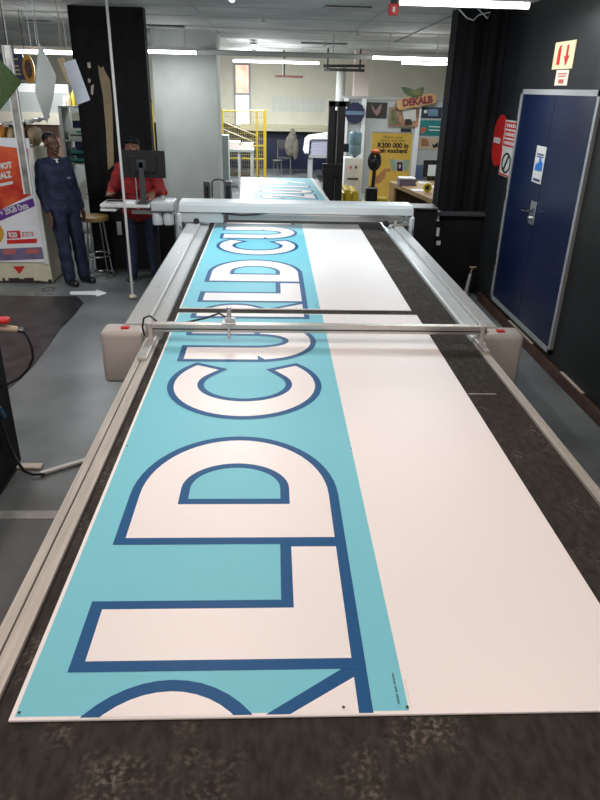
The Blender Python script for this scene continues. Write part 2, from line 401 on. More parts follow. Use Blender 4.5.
for px, r, m, lab in ((341, .11, mat('dull_white_pipe', (.40, .40, .38), .5), 'white vertical pipe behind the forklift mast'), (361, .17, mat('pale_pink_paint', (.55, .47, .42), .6), 'pale pink square post behind the water cooler')):
    p = at(px, 80, 17.2)
    g = G().tube([(p.x, 17.2, 0), (p.x, 17.2, 2.75 if px == 341 else ZC)], r, 14) if px == 341 else G().box(p.x - r, p.x + r, 17.1, 17.4, 0, ZC)
    whole('vertical_pipe' if px == 341 else 'post', g, m, lab, 'pipe' if px == 341 else 'post', smooth=True)
# slot vents, joints and sprinklers on the ceiling
for px, py, wd, lab in ((39, 21, .34, 'dark slot vent in the ceiling left of the black column'), (166, 25.5, .55, 'dark slot vent above the pale column'), (348, 7, .5, 'dark slot vent near the top centre'), (324, 43, .9, 'dark slot vent before the forklift'), (165, 36, .3, 'small dark ceiling vent below the pale column vent')):
    p = onz(px, py, ZC)
    t = thing('ceiling_vent', lab, 'vent', (p.x, p.y, ZC))
    obj('backing', G().box(p.x - wd / 2, p.x + wd / 2, p.y - .11, p.y + .11, ZC - .012, ZC), m_vent, t)
    g = G()
    for k in range(4): g.box(p.x - wd / 2, p.x + wd / 2, p.y - .1 + k * .055, p.y - .09 + k * .055, ZC - .02, ZC - .012)
    obj('slat', g, m_joint, t)
g = G()
for y in (5.2, 8.6, 9.8, 11.6, 13.6, 16.8): g.box(-9, 5.6, y, y + .02, ZC - .004, ZC)
for x in (-5.2, -3.0, -.9, 1.25, 3.4): g.box(x, x + .015, 4, YB, ZC - .004, ZC)
struct('trim_2', g, m_joint)
for px, py, lab in ((358, 34, 'white sprinkler head nearest the top centre'), (325, 44, 'white sprinkler head before the cable tray'), (263, 20, 'sprinkler head right of the centre light')):
    p = onz(px, py, ZC - .05)
    g = G().tube([(p.x, p.y, ZC), (p.x, p.y, ZC - .07)], .02, 8).lathe([(.045, 0), (.045, .012)], (p.x, p.y, ZC - .085), 12)
    whole('sprinkler', g, m_white, lab, 'sprinkler')
p = onz(393, 13, 2.98)
t = thing('fire_alarm', 'small red alarm sounder fixed under the ceiling', 'alarm', (p.x, p.y, 2.96))
obj('body', G().box(p.x - .045, p.x + .045, p.y - .04, p.y + .04, 2.96, 3.06, .01), m_red, t)
obj('bracket', G().box(p.x - .03, p.x + .03, p.y - .03, p.y + .03, 3.055, ZC), m_blackp, t)
obj('mark', G().box(p.x - .012, p.x + .012, p.y - .043, p.y - .039, 2.985, 3.03), m_white, t)
# wire hook at the curtain top
p = at(470, 8, 7.9)
path = [(p.x - .12, 7.9, 3.08), (p.x - .02, 7.9, 3.0), (p.x + .05, 7.9, 2.98), (p.x + .1, 7.9, 3.03), (p.x + .22, 7.9, 3.06), (p.x + .2, 7.9, 3.0), (p.x + .08, 7.9, 3.09)]
whole('hanging_wire', G().tube(path, .007, 6), m_silver, 'loose silver wire loop at the top of the cloth-hung column', 'wire')
a, b = onz(452, 16, ZC - .01), onz(395, 42, ZC - .01)
whole('ceiling_cable', G().tube([a, b], .008, 6), m_vent, 'thin dark cable running along the ceiling to the column', 'cable')

# ================================================================ cutting table
ZT = .94
TY0, TY1 = .25, 8.0
t = thing('cutting_table', 'long flatbed cutting table with dark felt belt and grey side covers', 'machine', (.3, 3.5, 0))
BX0, BX1 = -.648, 1.205
obj('conveyor_belt', G().box(BX0, BX1, TY0, TY1, ZT - .04, ZT), m_belt, t)
g = G().box(.985, 1.125, 2.928, 2.934, ZT, ZT + .001)
obj('belt_seam', g, m_rail, t)
g = G().box(-.60, 1.15, TY0 + .05, TY1 - .05, .62, ZT - .045).box(-.66, 1.2, TY0, TY1, ZT - .14, ZT - .045)
obj('frame', g, m_endbox, t)
for x in (-.5, 1.05):
    for y in (1.0, 3.0, 5.2, 7.5): obj('leg', G().box(x - .05, x + .05, y - .05, y + .05, 0, .62).box(x - .08, x + .08, y - .08, y + .08, 0, .02), m_endbox, t)
# left rail: outer profile, groove, inner profile
g = G().use(m_rail).box(-.735, -.703, TY0, 3.66, ZT - .13, ZT + .014, .002).box(-.697, -.652, TY0, 3.66, ZT - .13, ZT + .014, .002).use(m_vent).box(-.73, -.649, TY0, 3.66, ZT - .12, ZT + .004)
obj('side_rail', g, None, t)
obj('side_rail', G().use(m_rail).box(1.206, 1.248, TY0, 3.66, ZT - .13, ZT + .014, .003), None, t)
YE = 3.80
for s, xi, xm_, xo in ((-1, -.655, -.74, -.895), (1, 1.208, 1.30, 1.415)):
    pr = [(xi, ZT - .2), (xi, ZT + .02), (xi + s * .012, ZT + .03), (xm_, ZT + .03), (xm_, ZT - .2)]
    obj('inner_ledge', G().prism(pr, lambda a, b: Vector((a, YE - .12 * (s > 0), b)), lambda a, b: Vector((a, 7.95, b))), m_beam if s > 0 else m_cover, t)
    pr = [(xm_, ZT - .25), (xm_, ZT + .05), (xm_ + s * .01, ZT + .055), (xo - s * .02, ZT + .052), (xo, ZT + .03), (xo, ZT - .25)]
    obj('side_cover', G().prism(pr, lambda a, b: Vector((a, YE, b)), lambda a, b: Vector((a, 7.95, b))), m_cover, t)
    ex0, ex1 = (-1.005, -.745) if s < 0 else (1.262, 1.528)
    e = obj('end_box', G().box(ex0, ex1, 3.67, 3.84, .655, ZT + .045, .03), m_endbox, t, smooth=True)
    bx_ = -.865 if s < 0 else 1.395
    obj('red_button', G().box(bx_ - .024, bx_ + .024, 3.72, 3.755, ZT + .044, ZT + .056, .003), m_red, e)
obj('guide_shoe', G().box(-.715, -.665, 3.30, 3.62, ZT + .014, ZT + .034, .003), m_alu, t)
obj('guide_shoe', G().box(1.212, 1.244, 3.44, 3.62, ZT + .014, ZT + .034, .003), m_alu, t)
g = G()
for k in range(3): g.tube([(-.80, 4.6 + k * 1.05, ZT + .05), (-.80, 4.6 + k * 1.05, ZT + .058)], .006, 6).tube([(1.35, 4.6 + k * 1.05, ZT + .05), (1.35, 4.6 + k * 1.05, ZT + .058)], .006, 6)
obj('bolt', g, m_chrome, t)

# slender bar with tool head
YBAR = 3.61; ZB = ZT + .105
t = thing('cutting_beam', 'slender aluminium beam crossing the table over the near sheet', 'machine beam', (.28, YBAR, ZT + .02))
g = G().box(-.70, 1.262, YBAR - .022, YBAR + .022, ZB - .03, ZB + .022, .006)
g.use(m_alu); g.mats = [m_alu]; g.m = [0] * len(g.m)
obj('beam', g, None, t)
obj('guide_strip', G().box(-.70, 1.27, YBAR - .026, YBAR - .021, ZB - .012, ZB - .006), m_vent, t)
for x in (-.69, 1.235):
    br = obj('end_bracket', G().box(x - .012, x + .012, YBAR - .03, YBAR + .045, ZT + .02, ZB + .024, .004), m_endbox, t)
    obj('mounting_plate', G().box(x - .025, x + .025, YBAR - .05, YBAR + .05, ZT + .014, ZT + .028), m_alu, t)
p = at(229, 318, YBAR)
hd = obj('tool_head', G().box(p.x - .04, p.x + .04, YBAR - .04, YBAR + .04, ZB + .022, ZB + .034, .003).tube([(p.x, YBAR, ZB + .03), (p.x, YBAR, ZB + .10)], .018, 12, r1=.010).box(p.x - .02, p.x + .035, YBAR - .03, YBAR - .01, ZB + .02, ZB + .06), m_silver, t)
obj('tool_tip', G().tube([(p.x, YBAR - .028, ZB + .03), (p.x, YBAR - .028, ZT + .045)], .008, 8), m_alu, hd)
obj('knob', G().ell((p.x, YBAR, ZB + .107), (.013, .013, .011)), m_chrome, hd)
path = [(p.x, YBAR + .02, ZB + .04), (p.x - .06, YBAR + .06, ZB + .06), (p.x - .14, YBAR + .06, ZB + .03), (p.x - .26, YBAR + .05, ZB + .005), (p.x - .42, YBAR + .03, ZB + .012)]
obj('cable', G().tube(path, .006, 6), m_blackp, t)
obj('cable', G().tube([(-.66, YBAR + .03, ZB + .02), (-.70, YBAR + .05, ZB + .045), (-.735, YBAR + .05, ZB + .03), (-.745, YBAR + .04, ZB - .02), (-.735, YBAR + .03, ZB - .07)], .006, 6), m_blackp, t)

# big gantry with covers
YG = 7.1
t = thing('cutter_gantry', 'wide pale grey gantry bridging the table at its far end', 'machine gantry', (.27, YG, ZT + .05))
x0, x1 = -.955, 1.485
pr = [(YG - .10, 1.11), (YG - .085, 1.175), (YG - .03, 1.20), (YG + .22, 1.20), (YG + .24, 1.1)]
obj('beam_cover', G().prism([(a, b) for a, b in pr], lambda a, b: Vector((x0, a, b)), lambda a, b: Vector((x1, a, b))), m_beam, t)
obj('lower_rail', G().box(-.45, x1 - .08, YG - .06, YG + .1, 1.03, 1.085, .006), m_cover, t)
obj('guide_rod', G().tube([(-.5, YG - .075, 1.095), (x1 - .1, YG - .075, 1.095)], .010, 8), m_alu, t)
obj('energy_chain', G().tube([(-.52, YG - .09, 1.10), (-.3, YG - .095, 1.085), (-.12, YG - .09, 1.10), (0.0, YG - .085, 1.12)], .010, 8), m_blackp, t)
obj('carriage', G().box(-.95, -.50, YG - .09, YG + .1, 1.0, 1.105, .01), m_beam, t)
for s, xa_, xb_ in ((-1, -.985, -.935), (1, 1.455, 1.505)):
    ho = obj('end_housing', G().box(xa_, xb_, YG - .12, YG + .22, .80, 1.10, .02), m_beam, t, smooth=True)
    obj('fastener', G().box(xa_ + .03, xb_ - .01, YG - .123, YG - .118, .93, .97), m_blackp, ho)
    g = G()
    q = -.93 if s < 0 else 1.26
    g.box(q, q + .20, YG - .08, YG + .08, ZT + .062, ZT + .08).box(q + .03, q + .06, YG - .085, YG - .07, ZT + .075, 1.06).box(q + .1, q + .19, YG - .08, YG - .06, ZT + .075, 1.03)
    obj('runner_block', g, m_alu, t)
    obj('motor', G().tube([(q + .15 * (1 if s < 0 else .0) - .05 * (s > 0), YG - .02, 1.02), (q + .15 * (1 if s < 0 else 0) - .05 * (s > 0), YG - .12, 1.02)], .03, 12), m_blackp, t)

# ================================================================ printed sheets
def offset_poly(P, d):
    """move every edge of a counter-clockwise or clockwise polygon inwards by d"""
    n = len(P); A = sum(P[i][0] * P[(i + 1) % n][1] - P[(i + 1) % n][0] * P[i][1] for i in range(n)); s = 1 if A > 0 else -1
    out = []
    for i in range(n):
        p0 = Vector(P[i - 1]); p = Vector(P[i]); p1 = Vector(P[(i + 1) % n]); e0 = (p - p0).normalized(); e1 = (p1 - p).normalized()
        n0 = Vector((-e0.y, e0.x)) * s; n1 = Vector((-e1.y, e1.x)) * s; b = (n0 + n1); b = b / max(b.length, 1e-6)
        out.append(tuple(p + b * d / max(.35, b.dot(n0))))
    return out
def clipv(P, lo, hi):
    for (s, c) in ((1, lo), (-1, -hi)):
        Q = []
        for i in range(len(P)):
            a, b = P[i - 1], P[i]; da, db = s * a[1] - c, s * b[1] - c
            if (da >= 0) != (db >= 0):
                k = da / (da - db); Q.append((a[0] + (b[0] - a[0]) * k, a[1] + (b[1] - a[1]) * k))
            if db >= 0: Q.append(b)
        P = Q
        if not P: return P
    return P
def arc(cu, cv, a, b, t0, t1, n=22): return [(cu + a * math.cos(math.radians(t0 + (t1 - t0) * i / n)), cv + b * math.sin(math.radians(t0 + (t1 - t0) * i / n))) for i in range(n + 1)]
OW = .035
def artwork():
    """(material, polygon) in sheet coordinates: u across, v along; painter's order"""
    out = []
    blueL = [(.118, .155), (.118, .41), (.663, .41), (.663, .69), (.88, .69), (.88, .155)]
    # R (leg, stem end, bowl)
    out += [(m_blue, [(.56, -.02), (.83, .165), (.88, .165), (.88, -.02)]), (m_board, [(.615, -.02), (.845, .129), (.845, -.02)])]
    out += [(m_blue, arc(.387, -.167, .265, .295, 0, 180)), (m_board, arc(.387, -.167, .23, .26, 0, 180))]
    Dout = [(.12, .669), (.88, .669)] + arc(.5, .96, .38, .441, 0, 180, 30)
    out += [(m_blue, blueL), (m_blue, Dout)]
    out += [(m_board, [(.154, .19), (.154, .377), (.699, .377), (.699, .655), (.845, .655), (.845, .19)]), (m_board, offset_poly(Dout, OW))]
    ctr = [(.30, .897), (.70, .897)] + arc(.5, 1.0, .20, .178, 0, 180)
    out += [(m_blue, ctr), (m_cyan, offset_poly(ctr, OW * .95))]
    C = arc(.5, 1.95, .385, .39, 134, 406, 40) + [(.604, 2.14)] + arc(.5, 1.95, .205, .172, 33, -213, 30) + [(.404, 2.14)]
    out += [(m_blue, C), (m_board, offset_poly(C, OW * .92))]
    U = [(.122, 2.245), (.56, 2.245)] + arc(.56, 2.575, .335, .33, -90, 90, 26) + [(.122, 2.905), (.122, 2.66), (.53, 2.66)] + arc(.53, 2.575, .172, .085, 90, -90, 16) + [(.122, 2.49)]
    out += [(m_blue, U), (m_board, offset_poly(U, OW * .92))]
    out += [(m_blue, [(.11, 2.985), (.88, 2.985), (.88, 3.25), (.11, 3.25)]), (m_board, [(.145, 3.02), (.845, 3.02), (.845, 3.25), (.145, 3.25)])]
    return out
def sheet(X0, X1, Y0, Y1, label, blue_u=.948, v0=0.0, zt=.007):
    AX = -.63; AY = 1.070 if Y0 < 2 else Y0 - .012
    o = thing('printed_sheet', label, 'printed board', ((X0 + X1) / 2, (Y0 + Y1) / 2, ZT), 0, 'printed boards on the table')
    L = Y1 - Y0
    g = G().use(m_board).box(X0, X1, Y0, Y1, ZT + .0005, ZT + zt, .002)
    obj('board', g, None, o)
    g = G(); g.noflip = True
    z = ZT + zt + .0003
    g.use(m_cyan).flat([(X0 + .012, Y0 + .010), (X0 + blue_u, Y0 + .010), (X0 + blue_u, Y1 - .01), (X0 + .012, Y1 - .01)], fz(z))
    for i, (m, P) in enumerate(artwork()):
        Q = clipv([(a, b) for a, b in P], .022, L + .002)
        if len(Q) < 3: continue
        zz = z + .00012 * (i + 1)
        g.use(m).flat([(AX + a, AY + b) for a, b in Q], fz(zz))
    g.use(m_ink)
    for (a, b) in ((.02, .02), (.79, .02), (.945, .018), (.02, 1.3), (.945, 1.28), (.02, 2.4)):
        g.flat([(X0 + a + .004 * math.cos(k * PI / 4), Y0 + b + .004 * math.sin(k * PI / 4)) for k in range(8)], fz(z + .003))
    random.seed(3)
    for k in range(16):
        if k in (5, 9): continue
        v = Y0 + .028 + k * .0058
        g.flat([(X0 + .924, v), (X0 + .9285, v), (X0 + .9285, v + .0035), (X0 + .924, v + .0035)], fz(z + .003))
    g.use(mat('faint_red_ink', (.55, .32, .3), .5))
    for k in range(12):
        v = Y0 + .02 + k * .007
        g.flat([(X0 + .953, v), (X0 + .9545, v), (X0 + .9545, v + .003), (X0 + .953, v + .003)], fz(z + .003))
    me = obj('printed_graphic', g, None, o)
    return o
sheet(-.611, .972, 1.087, 4.165, 'large printed sheet nearest the camera, right half plain white')
sheet(-.615, .955, 4.262, 7.345, 'second printed sheet passing under the wide gantry')

# table extension and third board
a, b, c, d = onz(238, 205, ZT), onz(332, 205, ZT), onz(239, 178, ZT), onz(313, 177, ZT)
t = thing('outfeed_table', 'low extension table carrying the far blue sheet behind the gantry', 'table', (.15, 9.9, 0))
obj('tabletop', G().box(-.44, .76, 8.25, 11.3, ZT - .06, ZT, .005), m_endbox, t)
for x in (-.38, .70):
    for y in (8.4, 11.2): obj('leg', G().box(x - .03, x + .03, y - .03, y + .03, 0, ZT - .06), m_endbox, t)
o = thing('printed_sheet', 'far printed sheet with sideways numerals behind the gantry', 'printed board', (.15, 9.9, ZT), 0, 'printed boards on the table')
F0, F1 = 8.25, 11.3
xl0, xr0 = -.45, .735; o.rotation_euler[2] = math.radians(2.2)
obj('board', G().use(m_board).box(xl0, xr0, F0, F1, ZT + .0005, ZT + .012, .002), None, o)
g = G(); g.noflip = True
g.use(m_cyan).flat([(xl0 + .18, F0 + .01), (xr0 - .05, F0 + .01), (xr0 - .05, F1 - .01), (xl0 + .16, F1 - .01)], fz(ZT + .0124))
obj('printed_graphic', g, None, o)
RUP = Matrix.Rotation(PI / 2, 3, 'Z')
for mm, off, zz in ((m_blue, .055, .0128), (m_board, .022, .0142)):
    text('2019', .98, (xl0 + .70, 10.02, ZT + zz), RUP, mm, o, 'numerals', offset=off, ext=.0001, sx=.86, space=1.15)

# ================================================================ right wall: doors and signs
y0 = 5.47; y1 = 7.25; zb = .16; zt = 2.335
dr = struct('door_1', G().box(XR - .03, XR + .001, y0, y0 + .045, zb, zt).box(XR - .03, XR + .001, y1 - .045, y1, zb, zt).box(XR - .03, XR + .001, y0, y1, zt - .045, zt).box(XR - .03, XR + .001, y0, y1, zb, zb + .045), m_frame)
ys = onx(557, 92, XR - .02).y
obj('door_leaf', G().box(XR - .022, XR + .001, y0 + .045, ys - .004, zb + .045, zt - .045), m_door, dr)
obj('door_leaf', G().box(XR - .022, XR + .001, ys + .004, y1 - .045, zb + .045, zt - .045), m_door, dr)
p = onx(532, 214, XR - .03); c = onx(533, 218, XR - .03)
obj('lock_plate', G().box(XR - .032, XR - .022, p.y - .07, p.y + .07, p.z - .10, p.z + .12, .003), m_chrome, dr)
obj('lever_handle', G().tube([(XR - .03, p.y - .02, p.z + .03), (XR - .085, p.y - .02, p.z + .03), (XR - .085, p.y + .12, p.z + .02)], .014, 8).tube([(XR - .03, p.y + .02, p.z - .04), (XR - .055, p.y + .02, p.z - .04)], .02, 10), m_chrome, dr)
for z in (.55, 1.25, 1.95): obj('hinge', G().box(XR - .036, XR - .03, y1 - .03, y1 - .01, z, z + .12), m_chrome, dr)

def wall_panel(pxs, X, th=.006):
    q = [onx(x, y, X) for x, y in pxs]; ya = max(q[0].y, q[3].y); yb = min(q[1].y, q[2].y)
    ya = (q[0].y + q[3].y) / 2; yb = (q[1].y + q[2].y) / 2; za = (q[0].z + q[1].z) / 2; zb_ = (q[2].z + q[3].z) / 2
    return ya, yb, za, zb_, (ya + yb) / 2, (za + zb_) / 2
def wbox(g, X, ya, yb, za, zb_, th): return g.box(X - th, X, ya, yb, za, zb_)
ya, yb, za, zb_, ym, zm = wall_panel([(557, 42), (578, 40), (572, 69), (552, 69)], XR)
t = thing('fire_hose_sign', 'cream sign with red extinguisher and down arrow above the blue doors', 'sign', (XR, ym, zb_))
m_glowsign = mat('cream_sign', (.70, .58, .36), .4)
obj('plate', wbox(G(), XR, ya, yb, za, zb_, .006), m_glowsign, t)
H = za - zb_; W = ya - yb
g = G()
g.box(XR - .009, XR - .006, ym + W * .15, ym + W * .29, zm - H * .34, zm + H * .26, 0).box(XR - .009, XR - .006, ym + W * .12, ym + W * .24, zm + H * .30, zm + H * .35).box(XR - .009, XR - .006, ym + W * .19, ym + W * .25, zm + H * .26, zm + H * .33)
obj('extinguisher_symbol', g, m_red, t)
ar = [(-.30, -.02), (-.16, -.40), (-.02, -.02), (-.11, -.06), (-.12, .36), (-.20, .36), (-.21, -.06)]
obj('arrow_symbol', G().prism([(ym + a * W, zm + b * H) for a, b in ar], lambda a, b: Vector((XR - .006, a, b)), lambda a, b: Vector((XR - .009, a, b))), m_red, t)
ya, yb, za, zb_, ym, zm = wall_panel([(557, 70), (569, 70), (568, 85.5), (555, 85.5)], XR)
t = thing('instruction_sign', 'small cream notice just under the arrow sign', 'sign', (XR, ym, zb_))
obj('plate', wbox(G(), XR, ya, yb, za, zb_, .005), mat('pale_cream_sign', (.72, .62, .5), .4), t)
g = G(); H = za - zb_; W = ya - yb
g.box(XR - .007, XR - .005, ym - W * .35, ym + W * .35, zm + H * .22, zm + H * .30).box(XR - .007, XR - .005, ym - W * .3, ym + W * .3, zm + H * .06, zm + H * .14).box(XR - .007, XR - .005, ym - W * .2, ym + W * .2, zm - H * .36, zm - H * .10)
obj('print', g, mat('faded_red_ink', (.4, .08, .06), .5), t)
# red round sign and notice stack left of the door
c = onx(504.5, 142, XR)
t = thing('round_red_sign', 'round red sign half hidden behind the notice left of the doors', 'sign', (XR, c.y + .12, c.z - .3))
pr = [(c.y + .18 + .24 * math.cos(k * PI / 16), c.z + .0 + .27 * math.sin(k * PI / 16)) for k in range(32)]
obj('disc', G().prism(pr, lambda a, b: Vector((XR, a, b)), lambda a, b: Vector((XR - .006, a, b))), m_red, t)
obj('white_bar', G().box(XR - .009, XR - .006, c.y + .14, c.y + .36, c.z - .03, c.z + .03), m_white, t)
ya, yb, za, zb_, ym, zm = wall_panel([(506, 120), (519, 121), (513, 178), (499, 176)], XR - .01)
t = thing('warning_notice', 'red and white prohibition notice beside the blue doors', 'sign', (XR, ym, zb_))
H = za - zb_; W = ya - yb
obj('plate', G().box(XR - .016, XR - .010, ya, yb, za, zb_), m_white, t)
obj('spacer', G().box(XR - .010, XR, ym - .05, ym + .05, zm - .1, zm + .1), m_white, t)
g = G()
for k in range(3): g.box(XR - .0185, XR - .016, ya - W * .06, yb + W * .06, za - H * (.03 + k * .155), za - H * (.15 + k * .155))
g.box(XR - .0185, XR - .016, ya - W * .02, ya - W * .06, zb_ + H * .02, zb_ + H * .48).box(XR - .0185, XR - .016, yb + W * .02, yb + W * .06, zb_ + H * .02, zb_ + H * .48).box(XR - .0185, XR - .016, ya - W * .02, yb + W * .02, zb_ + H * .01, zb_ + H * .04)
obj('red_print', g, m_red, t)
g = G().tube([(XR - .018, ym + W * .30 * math.cos(k * PI / 10), zb_ + H * .25 + H * .17 * math.sin(k * PI / 10)) for k in range(20)], .010, 6, closed=True).tube([(XR - .018, ym + .05, zb_ + H * .13), (XR - .018, ym - .05, zb_ + H * .37)], .012, 6)
obj('prohibition_symbol', g, m_ink, t)
for k, s in enumerate(('NO', 'ENTRY', 'AREA')): pass
g = G()
for k in range(3):
    for j in range(5): g.box(XR - .0195, XR - .0185, ya - W * (.14 + j * .15), ya - W * (.24 + j * .15), za - H * (.06 + k * .155), za - H * (.12 + k * .155))
obj('lettering', g, m_white, t)
ya, yb, za, zb_, ym, zm = wall_panel([(537, 146), (547, 146.5), (541, 184), (532, 182)], XR - .022)
t = thing('door_notice', 'small white notice with blue figure stuck on the blue door', 'sign', (XR - .022, ym, zb_)); H = za - zb_; W = ya - yb
obj('plate', G().box(XR - .025, XR - .0222, ya, yb, za, zb_), m_white, t)
fig = [(.38, -.3), (-.38, -.3), (-.38, .0), (-.2, .08), (-.12, .2), (.02, .18), (.05, 0), (.3, -.08)]
obj('blue_figure', G().prism([(ym + a * W, zm + .02 + b * H * .75) for a, b in fig], lambda a, b: Vector((XR - .025, a, b)), lambda a, b: Vector((XR - .027, a, b))), mat('sign_blue', (.02, .15, .5), .4), t)
g = G().box(XR - .027, XR - .025, ym - W * .34, ym + W * .34, zm + H * .26, zm + H * .30).box(XR - .027, XR - .025, ym - W * .34, ym + W * .34, zm + H * .20, zm + H * .23).box(XR - .027, XR - .025, ym - W * .36, ym + W * .36, zb_ + H * .05, zb_ + H * .12)
obj('print', g, mat('sign_navy', (.02, .05, .15), .4), t)

# tool leaning at the counter
p = onz(475, 297, 0)
t = thing('hand_pump', 'silver and brown hand tool standing by the black counter', 'tool', (2.38, 7.75, 0))
obj('body', G().tube([(2.38, 7.75, .02), (2.42, 7.78, .30)], .028, 12, r1=.02), m_silver, t, smooth=True)
obj('base', G().box(2.32, 2.44, 7.69, 7.81, 0, .022, .004), m_kraft, t)
obj('handle', G().tube([(2.42, 7.78, .30), (2.44, 7.79, .38)], .008, 8).tube([(2.40, 7.79, .38), (2.48, 7.79, .38)], .010, 8), m_kraft, t)

# ================================================================ left foreground
xc = -1.625; yc = onz(22, 468, 0).y
t = thing('black_cabinet', 'black cabinet at the left edge beside the near floor', 'cabinet', (-2.0, 2.9, 0))
cabz = 1.02
obj('body', G().box(-2.5, xc, 2.0, yc, .06, cabz - .02, .004), m_blackm, t)
obj('plinth', G().box(-2.46, xc - .03, 2.04, yc - .03, 0, .06), m_vent, t)
obj('top_panel', G().box(-2.52, xc + .002, 1.98, yc + .01, cabz - .02, cabz, .003), m_blackp, t)
g = G()
q0 = at(-30, 322, 3.45); q1 = at(2, 326, 3.45)
zz = at(5, 326, 3.45).z
t = thing('power_plug', 'red handled beige connector lying at the cabinet edge', 'plug', (-1.66, 3.45, zz - .04))
xa1 = at(24, 330, 3.45).x
obj('grip', G().tube([(xa1 - .28, 3.45, zz), (xa1 - .13, 3.45, zz - .012), (xa1 - .03, 3.45, zz - .02)], .026, 14, r1=.018), mat('beige_plastic', (.42, .34, .26), .5), t, smooth=True)
obj('red_cap', G().box(xa1 - .22, xa1 - .07, 3.415, 3.475, zz + .018, zz + .05, .012), m_red, t, smooth=True)
obj('ferrule', G().tube([(xa1 - .035, 3.45, zz - .019), (xa1, 3.45, zz - .026)], .017, 12), m_chrome, t)
path = [at(*q, 3.45) for q in ((23, 331), (28, 338), (32, 348), (33, 358), (29, 368), (20, 378), (8, 384), (-6, 386), (-14, 384))]
obj('cord', G().tube(path, .007, 8), m_blackp, t, smooth=True)
# bracket under plug so it lies on the cabinet
obj('holder', G().box(xa1 - .30, xa1 - .22, 3.42, 3.48, cabz, zz + .01), m_blackp, t)
# conduit on the floor with cable rising along the cabinet
a = onz(92, 458, .02); b = onz(40, 474, .02)
whole('floor_conduit', G().tube([a + Vector((.5, .06, 0)), a, b], .018, 10), m_silver, 'grey metal conduit lying on the floor under the table edge', 'conduit', smooth=True)
path = [onx(-8, 398, xc + .02), onx(-1, 414, xc + .02), onx(7, 440, xc + .02), onx(15, 458, xc + .025), onz(24, 471, .02), onz(33, 474.5, .02), onz(44, 474, .03)]
whole('black_cable', G().tube(path, .010, 8), m_blackp, 'black cable dropping beside the cabinet into the floor conduit', 'cable', smooth=True)
p = at(0, 409, 3.72); whole('blue_clip', G().tube([onx(-8, 404, xc + .05), onx(0, 408, xc + .05), onx(5, 417, xc + .05)], .010, 8), mat('blue_plastic', (.03, .15, .35), .4), 'small blue hose end beside the black cabinet', 'hose', smooth=True)
g = G().box(-1.66, -1.50, 3.74, 3.80, .002, .02, .004); whole('floor_cleat', g, m_edge, 'pale timber cleat on the floor at the cabinet foot', 'cleat')

# slim white pole
p = onz(133, 299, 0)
t = thing('white_pole', 'slim white pole from floor to ceiling between camera and operator', 'pole', (p.x, p.y, 0))
obj('shaft', G().tube([(p.x, p.y, .03), (p.x, p.y, ZC)], .014, 12), m_white, t, smooth=True)
obj('foot', G().ell((p.x, p.y, .03), (.045, .045, .03)), mat('cream_rubber', (.55, .5, .38), .6), t, smooth=True)
obj('ceiling_cap', G().lathe([(.04, -.02), (.04, 0)], (p.x, p.y, ZC), 14), m_white, t)

# white arrow and worn plate on the floor
q = [onz(x, y, .003) for x, y in ((70, 291.5), (96, 291), (96, 289.5), (107, 293), (97, 296.5), (96, 295), (70, 294.5))]
whole('floor_arrow', G().prism([(v.x, v.y) for v in q], fz(.0025), fz(.004)), m_paper, 'white arrow sticker on the floor before the people', 'marking')
q = [onz(x, y, .003) for x, y in ((44, 285), (60, 284), (53, 294.5), (35, 294.5))]
t = thing('floor_plate', 'worn square floor cover plate beside the poster stand', 'plate', tuple((q[0] + q[2]) / 2))
obj('plate', G().prism([(v.x, v.y) for v in q], fz(.002), fz(.006)), mat('worn_grey_plate', (.16, .16, .155), .5, noise=.4, scale=20), t)
c = (q[0] + q[2]) / 2; obj('ring', G().tube([(c.x + .07 * math.cos(k * PI / 6), c.y + .07 * math.sin(k * PI / 6), .008) for k in range(12)], .006, 6, closed=True), m_vent, t)

# ================================================================ promotional bin with poster
YP = 8.2
t = thing('promotional_bin', 'beige bin stand fronted by a red, purple and white poster', 'display stand', (-3.5, 8.7, 0))
xr = at(49, 270, YP).x
bx1 = at(51, 283, YP).x; 
obj('base', G().box(-4.2, bx1 + .02, YP, YP + .75, .012, 1.60, .006).use(m_beige), m_beige, t)
g = G(); random.seed(5)
x = -4.2
while x < bx1:
    wd = random.uniform(.03, .09); g.box(x, min(x + wd, bx1 + .015), YP - .003, YP + .02, 0.0, random.uniform(.02, .07)); x += wd * 1.0
obj('damaged_hem', g, mat('dark_tear', (.03, .02, .018), .8), t)
tl = at(0, 141, YP - .01); px1 = at(46.5, 262, YP - .01).x; zp0 = at(25, 262, YP).z; zp1 = at(20, 138, YP).z
pn = obj('poster', G().box(-4.15, px1, YP - .012, YP - .001, zp0, zp1), mat('poster_white', (.72, .72, .75), .4), t)
Yp = YP - .012
def onp(px, py): v = at(px, py, Yp); return (v.x, v.z)
def pp(name, pxs, m, k=1, par=None):
    q = [onp(*v) for v in pxs]; return obj(name, G().prism(q, lambda a, b: Vector((a, Yp - .0008 * (k - 1), b)), lambda a, b: Vector((a, Yp - .0008 * k, b))), m, par or pn)
pp('orange_field', [(-30, 146), (0, 146), (28, 149), (31, 195), (0, 210), (-30, 219)], mat('poster_orange', (.62, .10, .03), .4, col2=(.42, .01, .012), scale=5), 1)
pp('purple_band', [(-30, 222), (0, 210), (33, 198), (35, 206), (0, 221), (-30, 231)], mat('poster_purple', (.12, .03, .24), .4), 2)
pp('purple_foot', [(-30, 250), (42, 247), (44, 259), (-30, 262)], mat('poster_violet', (.17, .14, .24), .4, noise=.3, scale=4), 1)
pp('red_button', [(7, 231), (20, 230.5), (21, 238), (7, 239)], m_red, 1); pp('red_strip', [(7, 240), (37, 238.5), (37, 243), (7, 244)], m_red, 1)
pp('price_tag', [(22, 232), (33, 231.5), (34, 236), (22, 237)], mat('poster_pink', (.6, .25, .25), .4), 1)
